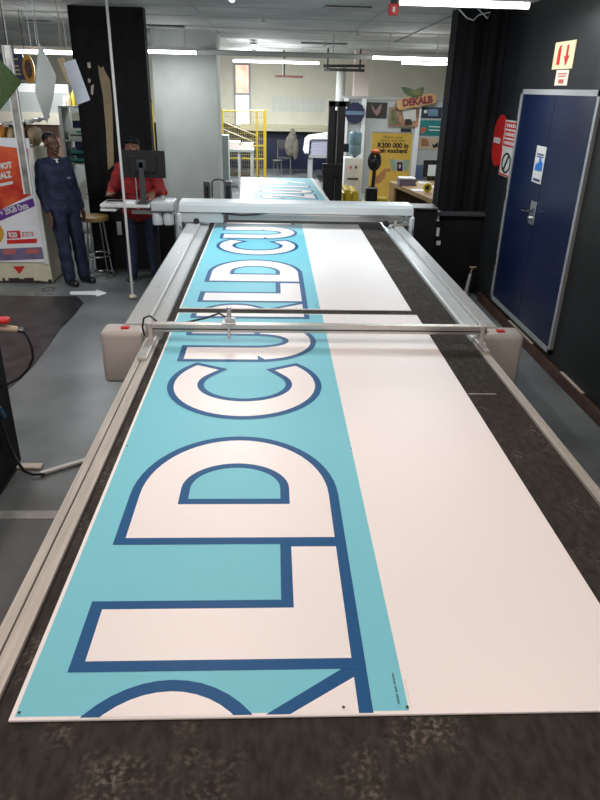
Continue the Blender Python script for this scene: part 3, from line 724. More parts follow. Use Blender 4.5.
pp('red_button', [(3, 249.5), (16, 249), (16, 254), (3, 254.5)], mat('poster_rose', (.45, .12, .12), .4), 2); pp('red_button', [(26, 249), (39, 248.5), (39, 253.5), (26, 254)], mat('poster_rose', (.45, .12, .12), .4), 2)
pp('roundel', [(-8 + 12 * math.cos(k * PI / 9), 234 + 12 * math.sin(k * PI / 9)) for k in range(18)], mat('poster_gold', (.55, .30, .03), .4), 2)
def tp(body, px, py, hz, m, sx=.8, rotdeg=0, off=.004):
    v = at(px, py, Yp); text(body, hz, (v.x, Yp - .003, v.z), RFRONT @ Matrix.Rotation(math.radians(rotdeg), 3, 'Z'), m, pn, 'lettering', offset=off, sx=sx)
tp('HOT', 5, 166, .085, m_white, .9, 10, .005); tp('DEALZ', 2.5, 176, .09, m_white, .75, 10, .005)
pp('white_strip', [(-8, 185), (13, 181), (13, 184), (-8, 188)], m_white, 2)
tp('+ 20GB Data', 14, 209.5, .095, m_white, .70, 17, .002)
tp('R20', 13, 235, .08, m_white, .8, 2, .004); tp('R149', 28, 234.5, .05, m_white, .9, 2, .003)
tri = [(13, 266.5), (25, 266), (19.5, 274)]
v = [at(x_, y_, YP) for x_, y_ in tri]; obj('red_triangle', G().prism([(q.x, q.z) for q in v], lambda a, b: Vector((a, YP - .001, b)), lambda a, b: Vector((a, YP - .004, b))), m_red, t)
# white edge post of the bin + red strip
a = at(38, 150, YP - .02); obj('edge_strip', G().box(px1 - .02, px1 + .03, YP - .02, YP - .001, zp0 - .02, 1.60), m_white, t)

# goods heaped behind/on the bin: bags and rolls
random.seed(11)
bagm = [mat('bag_brown', (.20, .07, .03), .6, noise=.4, scale=12), mat('bag_orange', (.55, .22, .04), .6, noise=.4, scale=12), mat('bag_white', (.62, .62, .60), .5, noise=.15, scale=12), mat('bag_tan', (.36, .27, .16), .6, noise=.3, scale=12)]
labs = ['brown bag at the left end of the bin heap', 'orange bag second along the bin heap', 'tan bag in the middle of the bin heap', 'brown bag fourth along the bin heap', 'tan bag at the right end of the bin heap by the head']
for i, px in enumerate((-4, 6.5, 17, 27, 37)):
    p = at(px, 145, YP + .3); g = G()
    g.ell((p.x, YP + .28, 1.60 + .11), (.060, .2, .11 + .01 * (i % 2)), n=18)
    for v in g.v: v.y += .01 * math.sin(v.z * 60 + v.x * 40); v.z = max(1.601, v.z + .008 * math.sin(v.x * 70 + v.y * 30))
    whole('printed_bag', g, bagm[(0, 1, 3, 0, 3)[i]], labs[i], 'bag', 'bags heaped in the bin', smooth=True)
p0 = at(10, 141, YP + .3); p1 = at(46, 136, YP + .3); n1, n2 = 24, 8; vs = []; fs = []
for i in range(n1 + 1):
    for j in range(n2 + 1):
        vs.append((p0.x + (p1.x - p0.x) * i / n1, YP + .10 + .45 * j / n2, 1.85 + .06 * (i / n1) ** 2 + .010 * math.sin(i * 1.3 + j) + .008 * math.sin(i * .6 - j * 1.7)))
for i in range(n1):
    for j in range(n2): a_ = i * (n2 + 1) + j; fs.append((a_, a_ + 1, a_ + n2 + 2, a_ + n2 + 1))
k0 = len(vs); vs2 = [(a_, b_, c_ - .02) for a_, b_, c_ in vs]
fs2 = [tuple(k0 + q for q in reversed(f)) for f in fs]
rim = [i * (n2 + 1) for i in range(n1 + 1)] + [n1 * (n2 + 1) + j for j in range(1, n2 + 1)] + [i * (n2 + 1) + n2 for i in range(n1 - 1, -1, -1)] + [j for j in range(n2 - 1, 0, -1)]
fs3 = [(rim[i], rim[(i + 1) % len(rim)], rim[(i + 1) % len(rim)] + k0, rim[i] + k0) for i in range(len(rim))]
whole('plastic_sheeting', G().add(vs + vs2, fs + fs2 + fs3), mat('clear_film', (.42, .43, .42), .25), 'crumpled translucent sheeting lying over the heaped bags', 'sheeting', smooth=True)

# hanging display strip
a = at(6, 45, 7.85); b = at(29, 194, 7.85)
t = thing('display_strip', 'silver hanging display strip in front of the poster', 'strip', (b.x, 7.85, b.z))
xm = (a.x + b.x) / 2 + .0
obj('strip', G().box(xm - .032, xm + .032, 7.84, 7.86, b.z, a.z, .003), mat('strip_grey', (.33, .32, .30), .35, metal=.4, noise=.5, scale=6), t)
obj('edge_profile', G().box(xm + .032, xm + .048, 7.83, 7.865, b.z, a.z).box(xm - .048, xm - .032, 7.83, 7.865, b.z, a.z), m_white, t)
obj('wire', G().tube([(xm, 7.85, a.z), (xm, 7.85, ZC)], .004, 6), m_vent, t)

# hanging cards
def hang(name, pxs, Y, m, label, wires, th=.008):
    q = [at(x, y, Y) for x, y in pxs]; lo = min(v.z for v in q); cxx = sum(v.x for v in q) / len(q)
    t = thing(name, label, 'hanging card', (cxx, Y, lo))
    cd = obj('card', G().prism([(v.x, v.z) for v in q], lambda a, b: Vector((a, Y, b)), lambda a, b: Vector((a, Y + th, b))), m, t)
    for (wx, wy) in wires:
        p = at(wx, wy, Y); obj('string', G().tube([(p.x, Y + th / 2, p.z), (p.x - .0, Y + th / 2, ZC)], .0025, 5), mat('string_grey', (.4, .4, .38), .6), t)
    return t
hang('hanging_card', [(-22, 85), (-2, 58), (22, 82), (0, 110)], 6.3, mat('green_felt', (.035, .07, .012), .8, noise=.3, scale=30), 'dark green diamond card hanging at the left edge', [(-2, 60)])
hang('hanging_card', [(38.5, 42), (47, 57), (56, 76), (53, 99), (47, 123), (44, 118), (35, 92)], 6.5, mat('pale_grey_card', (.42, .45, .43), .5), 'tall pale grey diamond card hanging on a string', [(38.6, 43)])
hang('hanging_card', [(63.5, 63), (75, 59), (90, 100), (77, 105)], 6.6, mat('bluish_paper', (.60, .66, .75), .5, noise=.05, scale=20), 'tilted white printed sheet hanging beside the black column', [(68, 62)])
q = [at(x, y, 6.75) for x, y in ((57, 59), (63, 57), (72, 82), (68, 84))]
whole('hanging_clip_strip', G().prism([(v.x, v.z) for v in q], lambda a, b: Vector((a, 6.75, b)), lambda a, b: Vector((a, 6.77, b))).tube([(q[1].x - .01, 6.76, q[1].z - .02), (q[1].x - .01, 6.76, ZC)], .0025, 5), m_kraft, 'narrow brown strip hanging behind the tilted sheet', 'strip')
for px in (4, 27, 33):
    p = at(px, 0, 6.4)
    q = at(px + 4, 45, 6.4); whole('hanging_string', G().tube([(q.x, 6.4, q.z), (q.x, 6.4, ZC)], .0025, 5), m_white, {4: 'leftmost bare string hanging near the green card', 27: 'bare string hanging between the green and grey cards', 33: 'bare string hanging just left of the grey diamond card'}[px], 'string')
# blue sign with food picture
Ys = 9.6
a, b = at(-12, 53, Ys), at(26, 80, Ys)
t = thing('hanging_food_sign', 'dark blue hanging sign with a golden round food picture', 'sign', ((a.x + b.x) / 2, Ys, b.z))
obj('panel', G().box(a.x, b.x, Ys, Ys + .02, b.z, a.z), mat('sign_dark_blue', (.02, .03, .09), .4), t)
c = at(29, 69, Ys - .01)
pr = [(c.x + .075 * math.cos(k * PI / 10), c.z + .165 * math.sin(k * PI / 10)) for k in range(20)]
obj('food_roundel', G().prism(pr, lambda a, b: Vector((a, Ys - .01, b)), lambda a, b: Vector((a, Ys - .03, b))), mat('golden', (.60, .30, .02), .5, noise=.2, scale=20), t)
obj('plate_picture', G().prism([(c.x + (x_ - c.x) * .6, c.z + (z_ - c.z) * .65) for x_, z_ in pr], lambda a, b: Vector((a, Ys - .03, b)), lambda a, b: Vector((a, Ys - .034, b))), mat('food_brown', (.12, .05, .04), .5, noise=.7, scale=25), t)
g = G()
for (x0_, x1_, y_) in ((10, 18, 58), (13, 19, 65), (12, 20, 69), (10, 21, 73)): u = at(x0_, y_, Ys); v = at(x1_, y_ + 2, Ys); g.box(u.x, v.x, Ys - .003, Ys, v.z, u.z)
obj('print', g, mat('sign_yellow', (.6, .45, .2), .5), t)
for px in (0, 24): p = at(px, 53, Ys); obj('wire', G().tube([(p.x, Ys + .01, p.z), (p.x, Ys + .01, ZC)], .004, 5), m_vent, t)

# kiosk behind: canopy band, beam, glowing light panel
YK = 10.6
t = thing('stock_kiosk', 'grey canopied stock kiosk behind the heaped bin', 'kiosk', (-4.6, YK + .6, 0))
a, b, c_, d_ = at(68, 93, YK), at(68, 113, YK), at(68, 125, YK), at(68, 175, YK)
xk1 = a.x; xk0 = -6.5
obj('canopy', G().box(xk0, xk1, YK, YK + 1.2, b.z, a.z), mat('canopy_grey', (.27, .29, .28), .6), t)
obj('fascia', G().box(xk0, xk1, YK - .04, YK + .05, c_.z, b.z), mat('fascia_beige', (.45, .42, .34), .6), t)
obj('upper_panel', G().box(xk0, xk1, YK + .02, YK + .06, a.z, a.z + .11), m_white, t)
for x in (xk0 + .05, xk1 - .05): obj('post', G().box(x - .04, x + .04, YK, YK + .08, 0, c_.z), m_greywall, t)
obj('light_panel', G().box(xk0 + .1, at(38, 130, YK + .5).x, YK + .5, YK + .52, 1.2, c_.z), m_glow, t, label='bright white backlit panel')
obj('counter_body', G().box(xk0, xk1, YK - .0, YK + .45, 0, 1.15), m_greywall, t)
for i, (px, py, hx, hz, m, lab) in enumerate(((8, 133, .16, .11, m_blackm, 'dark bundle on the kiosk counter at the left'), (24, 134, .10, .16, m_vent, 'dark jacket hanging at the kiosk middle'), (46, 131, .22, .08, mat('box_brown', (.22, .13, .10), .6), 'reddish brown carton on the kiosk shelf above the head'))):
    p = at(px, py, YK + .2)
    g = G().box(p.x - hx, p.x + hx, YK + .1, YK + .4, 1.151, p.z + hz, .02)
    whole('carton' if i == 2 else 'bundle', g, m, lab, 'box' if i == 2 else 'bundle')
# cluttered shelf rack right of the man
YR = 9.9
a, d_ = at(64, 110, YR), at(90, 200, YR)
t = thing('shelf_rack', 'grey rack with small machine and teal trays behind the man', 'shelves', ((a.x + d_.x) / 2, YR + .2, 0))
rx0, rx1 = a.x - .06, at(92, 150, YR).x
for x in (rx0, rx1): obj('upright', G().box(x - .02, x + .02, YR, YR + .4, 0, 2.0), m_greywall, t)
for z in (.3, .85, at(75, 163, YR).z, at(75, 140, YR).z, 2.0): obj('shelf', G().box(rx0, rx1, YR, YR + .4, z - .02, z), mat('shelf_grey', (.28, .3, .28), .5), t)
zs = at(75, 140, YR).z
tm = thing('label_printer', 'pale grey desktop printer on the rack behind the man', 'printer', ((rx0 + rx1) / 2, YR + .15, zs))
p, q = at(67, 129, YR), at(84, 139, YR)
obj('body', G().box(p.x, q.x, YR + .02, YR + .3, zs + .001, p.z, .01), mat('printer_grey', (.40, .43, .41), .4), tm)
obj('slot', G().box(p.x + .03, q.x - .03, YR + .014, YR + .02, zs + .05, zs + .07), m_vent, tm)
obj('display', G().box(q.x - .1, q.x - .03, YR + .014, YR + .02, zs + .09, zs + .12), m_teal, tm)
for k, (py, lab) in enumerate(((151, 'upper teal tray on the rack behind the man'), (161, 'lower teal tray on the rack behind the man'))):
    p = at(70, py, YR); q = at(88, py, YR); zb2 = at(75, 163, YR).z + .001 + (.10 if k == 0 else 0)
    g = G().box(p.x, q.x, YR + .02, YR + .3, zb2, zb2 + .02).box(p.x, q.x, YR + .02, YR + .03, zb2, zb2 + .06).box(p.x, p.x + .01, YR + .02, YR + .3, zb2, zb2 + .09).box(q.x - .01, q.x, YR + .02, YR + .3, zb2, zb2 + .09)
    whole('storage_tray', g, m_teal, lab, 'tray', 'teal trays on the rack')
for k, (px, hh, rr, m) in enumerate(((72, .16, .035, m_kraft), (77, .22, .03, m_yellow), (82, .14, .035, m_vent), (68, .12, .03, m_white))):
    p = at(px, 125, YR + .1)
    prf = [(rr, 0), (rr, hh * .65), (rr * .45, hh * .8), (rr * .45, hh)]
    whole('bottle', G().lathe(prf, (p.x, YR + .1, 2.001), 12), m, 'small %s bottle on top of the rack' % ('brown', 'yellow', 'black', 'white')[k], 'bottle', 'bottles on top of the rack', smooth=True)
# white folded rods/pamphlets between man and stool
for k in range(4):
    a = at(74 + k * 3, 190 - k * 1, 9.2); b = at(86 + k * 1.5, 170 + k * 7, 9.2)
    pass
q0 = at(82, 190, 9.25)
t = thing('leaflet_stand', 'white wire leaflet stand leaning behind the stool', 'stand', (q0.x, 9.25, 0))
g = G()
for k in range(4):
    a, b = at(75, 186 + k * 5, 9.25), at(88, 172 + k * 6, 9.25); g.box(a.x, b.x, 9.24, 9.25, a.z - .01, a.z + .045, rot=Matrix.Rotation(math.radians(-35), 3, 'Y'))
obj('leaflet', g, m_paper, t)
g = G()
for x in (q0.x - .1, q0.x + .1): g.tube([(x, 9.28, 0), (x, 9.28, 1.2)], .012, 6)
obj('wire_frame', g, m_silver, t)

# bar stool
p = Vector((-2.24, 8.60, 0)); zs = .76
t = thing('bar_stool', 'round gold-topped chrome bar stool between the two people', 'stool', tuple(p))
obj('seat', G().lathe([(.13, -.05), (.17, -.04), (.178, -.015), (.172, .01), (.12, .022), (0.01, .024)], (p.x, p.y, zs), 28), m_gold, t, smooth=True)
for k in range(4):
    a = PI / 4 + k * PI / 2; c, s = math.cos(a), math.sin(a)
    obj('leg', G().tube([(p.x + c * .11, p.y + s * .11, zs - .04), (p.x + c * .18, p.y + s * .18, .012)], .012, 8), m_chrome, t, smooth=True)
for z, r in ((.28, .165), (.02, .185)):
    obj('foot_ring', G().tube([(p.x + r * math.cos(k * PI / 12), p.y + r * math.sin(k * PI / 12), z) for k in range(24)], .010, 8, closed=True), m_chrome, t, smooth=True)

# black panel behind the operator
a, b = at(108, 208, 8.75), at(176, 268, 8.75)
t = thing('black_machine_cabinet', 'low black cabinet behind the operator against the column', 'cabinet', ((a.x + b.x) / 2, 8.82, 0))
obj('body', G().box(a.x, b.x, 8.80, 8.94, .05, a.z + .06, .006), m_blackm, t)
obj('plinth', G().box(a.x + .02, b.x - .02, 8.82, 8.94, 0, .05), m_vent, t)
p = at(118, 229, 8.72); obj('wall_socket', G().box(p.x - .03, p.x + .03, 8.785, 8.80, p.z - .09, p.z + .08, .004), m_white, t)

# yellow rack/poster between columns
YY = 12.0
a, b = at(146, 100, YY), at(156, 150, YY)
t = thing('yellow_notice_rack', 'yellow notice frame standing between the two columns', 'rack', ((a.x + b.x) / 2, YY, 0))
obj('frame', G().box(a.x, a.x + .03, YY, YY + .03, 0, a.z).box(b.x - .04, b.x - .01, YY, YY + .03, 0, a.z).box(a.x, b.x - .01, YY, YY + .03, a.z - .03, a.z), m_yellow, t)
for k, (py, m) in enumerate(((108, m_paper), (116, m_yellow), (128, m_kraft), (140, m_yellow))):
    p = at(150, py, YY); obj('notice', G().box(a.x + .03, b.x - .04, YY + .005, YY + .012, p.z - .06, p.z + .08), m, t)

# ================================================================ operator workstation
YW = 7.87
t = thing('operator_console', 'white operator console tray on a post left of the gantry', 'console', (-1.5, YW + .1, 0))
zt_ = at(130, 204, YW - .1).z
tr = obj('tray', G().box(at(100, 205, YW - .14).x, at(150, 205, YW - .14).x, YW - .15, YW + .22, zt_ - .035, zt_, .006), m_white, t)
p = at(108, 207, YW - .15); obj('shelf_lip', G().box(at(100, 207, YW - .15).x, at(116, 207, YW - .15).x, YW - .16, YW + .1, zt_ - .075, zt_ - .05, .004), m_white, t)
hx0, hx1 = at(151, 205, YW - .1).x, at(174, 205, YW - .1).x
hb = obj('control_housing', G().box(hx0, hx1, YW - .14, YW + .2, at(160, 210, YW).z, zt_ + .035, .02), m_beam, t, smooth=True)
for px in (157.5, 168.5):
    p = at(px, 218, YW - .06); obj('round_canister', G().lathe([(.05, 0), (.06, .01), (.062, .14), (.055, .15)], (p.x, YW - .05, at(160, 225, YW - .06).z), 18), m_beam, t, smooth=True)
obj('post', G().box(-1.40, -1.34, YW + .05, YW + .11, .03, zt_ - .1).box(-1.48, -1.26, YW - .05, YW + .2, 0, .03, .006), m_blackm, t)
obj('arm', G().box(hx0 - .25, hx1 - .02, YW + .02, YW + .09, zt_ - .13, zt_ - .09), m_silver, t)
# monitor
t = thing('computer_monitor', 'black flat monitor seen from behind above the console', 'monitor', (-1.42, YW, zt_ + .001))
q = [at(x, y, YW) for x, y in ((121, 149.5), (165, 151), (166, 178.5), (122, 177))]
cxm = sum(v.x for v in q) / 4; czm = sum(v.z for v in q) / 4; wx = (q[1].x - q[0].x); hzm = q[0].z - q[3].z
R2 = Matrix.Rotation(math.radians(2.5), 3, 'Y')
g = G().box(cxm - wx / 2, cxm + wx / 2, YW - .012, YW + .012, czm - hzm / 2, czm + hzm / 2, .006).box(cxm - wx * .3, cxm + wx * .3, YW - .035, YW - .01, czm - hzm * .3, czm + hzm * .3, .01)
obj('screen_casing', g, m_blackp, t)
obj('screen_glass', G().box(cxm - wx / 2 + .012, cxm + wx / 2 - .012, YW + .012, YW + .0135, czm - hzm / 2 + .012, czm + hzm / 2 - .012), mat('screen_blue_glow', (.3, .4, .55), .3, emit=.5), t)
xs = at(143, 190, YW - .05).x
obj('stand_neck', G().box(xs - .03, xs + .03, YW - .07, YW - .04, zt_ + .01, czm + .03, .006), mat('dark_steel', (.05, .055, .06), .4), t)
obj('mount_plate', G().tube([(xs, YW - .07, czm), (xs, YW - .035, czm)], .035, 16).box(xs - .05, xs + .05, YW - .05, YW - .033, czm - .05, czm + .05), mat('dark_steel', (.05, .055, .06), .4), t)
obj('stand_foot', G().box(xs - .07, xs + .05, YW - .13, YW + .06, zt_ + .001, zt_ + .015, .004), mat('dark_steel', (.05, .055, .06), .4), t)
# keyboard, papers, mouse, pens
p = at(112, 204, YW - .1)
t = thing('keyboard', 'slim keyboard on the console under the operator\'s left hand', 'keyboard', (p.x, YW + .02, zt_ + .001))
obj('case', G().box(p.x - .09, p.x + .14, YW - .05, YW + .08, zt_ + .001, zt_ + .014, .003), m_cover, t)
g = G()
for i in range(10):
    for j in range(4): g.box(p.x - .08 + i * .021, p.x - .063 + i * .021, YW - .04 + j * .027, YW - .018 + j * .027, zt_ + .014, zt_ + .019)
obj('keys', g, m_blackp, t)
p = at(135, 203, YW - .1); whole('paper_pad', G().box(p.x - .12, p.x + .0, YW - .12, YW + .0, zt_ + .001, zt_ + .03, .004), m_paper, 'thick white paper pad beside the monitor foot', 'pad')
pcx = at(163, 198, YW).x
t = thing('pen_cup', 'small clear cup on the console holding red pens', 'cup', (pcx, YW, zt_ + .036))
zc_ = zt_ + .036
obj('cup', G().lathe([(.02, 0), (.026, .05), (.023, .05), (.018, .004)], (pcx, YW, zc_), 14), m_silver, t, smooth=True)
for k, (dx, m, lab) in enumerate(((-.012, m_blackp, 'black pen standing in the cup left of the red one'), (.004, m_red, 'red pen standing middle in the cup'), (.014, m_red, 'red pen leaning rightmost in the cup'))):
    whole('pen', G().tube([(pcx + dx * .5, YW, zc_ + .006), (pcx + dx * 2.2, YW - .004, zc_ + .11)], .005, 8), m, lab, 'pen', 'pens in the cup', smooth=True)

# two dark posts and a hose behind the gantry
for px, lab in ((207, 'left short dark grey post behind the gantry'), (228, 'right short dark grey post behind the gantry')):
    a = at(px - 3.5, 181, 8.5); b = at(px + 4, 205, 8.5)
    t = thing('machine_post', lab, 'post', ((a.x + b.x) / 2, 8.5, 0), 0, 'dark posts behind the gantry')
    obj('casing', G().box(a.x, b.x, 8.45, 8.57, .3, a.z, .008), mat('dark_grey_plastic', (.07, .075, .08), .4), t)
    obj('slot', G().box(a.x + .02, b.x - .02, 8.446, 8.45, a.z - .2, a.z - .05), m_blackp, t)
    obj('pedestal', G().box(a.x - .03, b.x + .03, 8.42, 8.6, 0, .3), m_endbox, t)
c0, c1 = at(212, 183, 8.5), at(225, 183, 8.5)
whole('air_hose', G().tube([(c0.x, 8.5, c0.z - .17), (c0.x, 8.5, c0.z - .03)] + [((c0.x + c1.x) / 2 - math.cos(k * PI / 8) * (c1.x - c0.x) / 2, 8.5, c0.z + .045 * math.sin(k * PI / 8)) for k in range(9)] + [(c1.x, 8.5, c0.z - .17)], .009, 8), m_vent, 'thin dark hose arching between the two posts', 'hose', smooth=True)
a, b = at(208, 201, 8.3), at(222, 206, 8.3)
whole('white_tray', G().box(a.x, b.x, 8.25, 8.4, a.z - .04, a.z, .006).box(a.x + .05, b.x - .05, 8.3, 8.36, 0, a.z - .04), m_white, 'small white tray on a stem between the two posts', 'tray')

# dark box with motor right of the gantry
t = thing('junction_box', 'dark control box with grey lid behind the gantry\'s right end', 'box', (1.8, 7.75, 0))
a, b = at(411, 206, 7.7), at(433, 240, 7.7)
obj('body', G().box(a.x + .02, b.x - .005, 7.6, 7.92, 0, a.z - .02, .01), m_blackm, t)
obj('lid', G().box(a.x, b.x, 7.58, 7.9, a.z - .02, a.z, .006), mat('dark_grey_plastic', (.07, .075, .08), .4), t)
obj('cardboard_edge', G().box(a.x + .0, a.x + .015, 7.585, 7.6, .3, a.z - .02), m_kraft, t)

# ================================================================ background, centre
YC = 14.6
a, b, c_ = at(203, 135, YC), at(228, 135, YC), at(228, 190, YC)
t = thing('pale_locker', 'pale grey-green locker standing left of the yellow cage', 'locker', ((a.x + b.x) / 2, YC + .2, 0))
obj('body', G().box(a.x, b.x, YC, YC + .4, 0, a.z, .006), mat('locker_green', (.38, .44, .42), .5), t)
p, q = at(206, 155, YC), at(210, 178, YC)
obj('bottle_holder', G().box(p.x, q.x, YC - .06, YC, q.z, p.z, .01), m_navy, t, label='dark blue vertical strip')
obj('door_seam', G().box((a.x + b.x) / 2 + .05, (a.x + b.x) / 2 + .055, YC - .002, YC, .1, a.z - .05), m_joint, t)
# navy notice board behind
a, b = at(202, 91, 20.6), at(217, 118, 20.6)
whole('navy_screen', G().box(a.x, b.x, 20.6, 20.65, b.z, a.z).box(a.x, a.x + .06, 20.6, 20.65, 0, b.z).box(b.x - .06, b.x, 20.6, 20.65, 0, b.z), m_navy, 'navy screen on legs behind the yellow cage', 'screen')

YQ = 18.0
t = thing('safety_cage', 'yellow wire safety cage before the far window', 'cage', (at(235, 150, YQ).x, YQ, 0))
def post(px, ytop, w_=.04, Y=YQ):
    p = at(px, ytop, Y); obj('post', G().box(p.x - w_, p.x + w_, Y - w_, Y + w_, 0, p.z), m_yellow, t)
post(221, 109, .05); post(265, 110, .035); post(257, 112, .02); post(208, 112, .03, YQ)
def rail(p0, p1, r=.02, Y=YQ):
    a, b = at(*p0, Y), at(*p1, Y); obj('rail', G().tube([a, b], r, 6), m_yellow, t)
rail((221, 111), (265, 111)); rail((208, 114), (221, 114), .03); rail((221, 158), (265, 159)); rail((221, 146), (265, 146), .015); rail((208, 128), (221, 130)); rail((208, 156), (221, 158))
g = G()
a, b = at(223, 111, YQ), at(265, 158, YQ)
for k in range(22): x = a.x + (b.x - a.x) * k / 22; g.tube([(x, YQ, .2), (x, YQ, a.z)], .005, 4)
for k in range(12): z = .2 + (a.z - .2) * k / 12; g.tube([(a.x, YQ, z), (b.x, YQ, z)], .005, 4)
obj('wire_mesh', g, mat('yellow_wire', (.45, .36, .08), .5), t)
# ramp conveyor inside the cage
a, b = at(222, 122, 18.8), at(258, 137, 18.8)
g = G(); dz = Vector((0, 0, .18))
g.tube([a, b], .035, 6).tube([a - dz, b - dz], .035, 6)
for k in range(7): q = a.lerp(b, k / 6); g.tube([q, q - dz], .02, 6)
o = thing('incline_conveyor', 'sloping dark conveyor inside the yellow cage', 'conveyor', (a.x, 18.8, 0))
obj('side_frame', g, mat('brown_steel', (.06, .045, .025), .5), o)
for q in (a, b): obj('leg', G().box(q.x - .03, q.x + .03, 18.75, 18.85, 0, q.z - .17), mat('brown_steel', (.06, .045, .025), .5), o)
# tables with pale stacks in the cage
for k, (p0, p1, zz_, lab) in enumerate((((226, 141), (240, 147), .0, 'left pale stack on the grey cage table'), ((241, 143), (253, 147), .0, 'right lower pale stack on the grey cage table'))):
    a, b = at(*p0, 17.2), at(*p1, 17.2)
    if k == 0:
        tbz = b.z - .04
        t2 = thing('work_table', 'grey work table inside the yellow cage', 'table', (at(240, 150, 17.2).x, 17.3, 0))
        xa_, xb_ = at(225, 150, 17.2).x, at(254, 150, 17.2).x
        obj('tabletop', G().box(xa_, xb_, 16.9, 17.7, tbz - .05, tbz), mat('shelf_grey', (.28, .3, .28), .5), t2)
        for x in (xa_ + .05, xb_ - .05, (xa_ + xb_) / 2):
            for y in (16.95, 17.65): obj('leg', G().box(x - .03, x + .03, y - .03, y + .03, 0, tbz - .05), m_greywall, t2)
        obj('lower_shelf', G().box(xa_ + .05, xb_ - .05, 16.95, 17.65, .3, .34), mat('brown_steel', (.06, .045, .025), .5), t2)
    g = G()
    for j in range(4): g.box(a.x + .01 * (j % 2), b.x - .01 * (j % 3), 17.0, 17.5, tbz + .001 + (a.z - tbz) * j / 4, tbz + (a.z - tbz) * (j + 1) / 4)
    whole('sheet_stack', g, mat('pinkish_sheets', (.70, .60, .56), .6), lab, 'stack', 'pale stacks on the cage table')
# chair with jacket
pc = at(284, 158, 20.0)
pc.x -= .0
t = thing('steel_chair', 'steel tube chair by the navy wainscot', 'chair', (pc.x, 20.0, 0))
for dx in (-.2, .2):
    obj('leg', G().tube([(pc.x + dx, 19.8, 0), (pc.x + dx * .9, 19.85, .45)], .014, 6), m_chrome, t)
    obj('leg', G().tube([(pc.x + dx, 20.25, 0), (pc.x + dx * .9, 20.2, .45), (pc.x + dx * .9, 20.25, .92)], .014, 6), m_chrome, t)
obj('seat', G().box(pc.x - .2, pc.x + .2, 19.82, 20.22, .44, .48, .01), m_vent, t); obj('backrest', G().box(pc.x - .18, pc.x + .18, 20.2, 20.23, .68, .92, .01), m_vent, t)
pj = at(292, 145, 20.15); g = G()
g.ell((pj.x, 20.12, pj.z + .16), (.14, .07, .20)).ell((pj.x - .05, 20.1, pj.z - .02), (.16, .06, .3)).ell((pj.x + .1, 20.1, pj.z - .1), (.1, .06, .3)).ell((pj.x + .02, 20.1, pj.z + .32), (.08, .05, .12))
for v in g.v: v.x += .012 * math.sin(v.z * 30)
whole('jacket', g, mat('olive_cloth', (.12, .11, .085), .8, noise=.3), 'olive grey jacket draped over the steel chair', 'jacket', smooth=True)
# draped stack table
a, b = at(306, 133, 18.5), at(331, 155, 18.5)
t = thing('pallet_bench', 'low bench under the draped white stack', 'bench', ((a.x + b.x) / 2 + .3, 18.9, 0))
xa_, xb_ = a.x + .1, b.x + .7; zl = b.z - .02
obj('top', G().box(xa_, xb_, 18.5, 19.6, zl - .06, zl), m_cover, t)
for x in (xa_ + .06, xb_ - .06):
    for y in (18.6, 19.5): obj('leg', G().box(x - .04, x + .04, y - .04, y + .04, 0, zl - .06), m_cover, t)
for k in range(7):
    z0_ = zl + .001 + k * (.36 / 7)
    z0_ += .002 * k
    whole('folded_sheet_bundle', G().box(xa_ + .02 * (k % 2) + .03, xb_ - .02, 18.55, 19.5, z0_, z0_ + .36 / 7 - .004, .008), mat('lilac_white', (.55, .55, .70), .6), 'lilac white bundle lying ' + ('lowest, right on the bench', 'second from the bench', 'third from the bench', 'in the middle of the stack', 'third from the cloth', 'second from the cloth', 'topmost, just under the white cloth')[k], 'bundle', 'bundles stacked under the white cloth')
g = G(); n1 = 14; vs = []
z1_ = zl + .40
pr = [(xa_ - .12, zl + .05), (xa_ - .08, z1_ - .05), (xa_ + .02, z1_ + .04), (xa_ + .4, z1_ + .10), (xa_ + .7, z1_ + .16), (xb_ + .02, z1_ + .12), (xb_ + .05, z1_ - .1), (xb_ + .03, z1_ - .1), (xb_, z1_ + .02), (xa_ + .05, z1_), (xa_ + .0, z1_ - .04), (xa_ - .02, zl + .05)]
g.prism(pr, lambda a, b: Vector((a, 18.46, b)), lambda a, b: Vector((a, 19.62, b)))
whole('white_cloth', g, m_paper, 'white cloth draped over the stack of bundles', 'cloth')
# papers on the back wall
g0 = at(272, 97, YB); g1 = at(325, 113, YB)
k = 0
for j in range(2):
    for i in range(9):
        x0_ = g0.x + (g1.x - g0.x) * i / 9; wd = (g1.x - g0.x) / 9 * .9; z1_ = g0.z - j * (g0.z - g1.z) / 2
        o = whole('wall_sheet', G().box(x0_, x0_ + wd, YB - .01, YB, z1_ - (g0.z - g1.z) / 2 * .92, z1_), mat('pale_sheet', (.66, .67, .60), .6, noise=.1, scale=20), 'faint white sheet on the far wall, %s in the %s row' % (('leftmost', 'second from left', 'third from left', 'fourth from left', 'middle', 'fourth from right', 'third from right', 'second from right', 'rightmost')[i], ('upper', 'lower')[j]), 'paper', 'paper sheets on the far wall')
# small stool left of the chair
p = at(268, 165, 18.6)
t = thing('step_stool', 'small chrome stool beside the yellow cage post', 'stool', (p.x + .25, 18.6, 0))
for dx in (-.13, .13):
    for dy in (-.13, .13): obj('leg', G().tube([(p.x + .25 + dx, 18.6 + dy, 0), (p.x + .25 + dx * .7, 18.6 + dy * .7, .5)], .012, 6), m_chrome, t)
obj('seat', G().lathe([(.14, 0), (.15, .02), (.14, .035)], (p.x + .25, 18.6, .5), 16), m_vent, t)

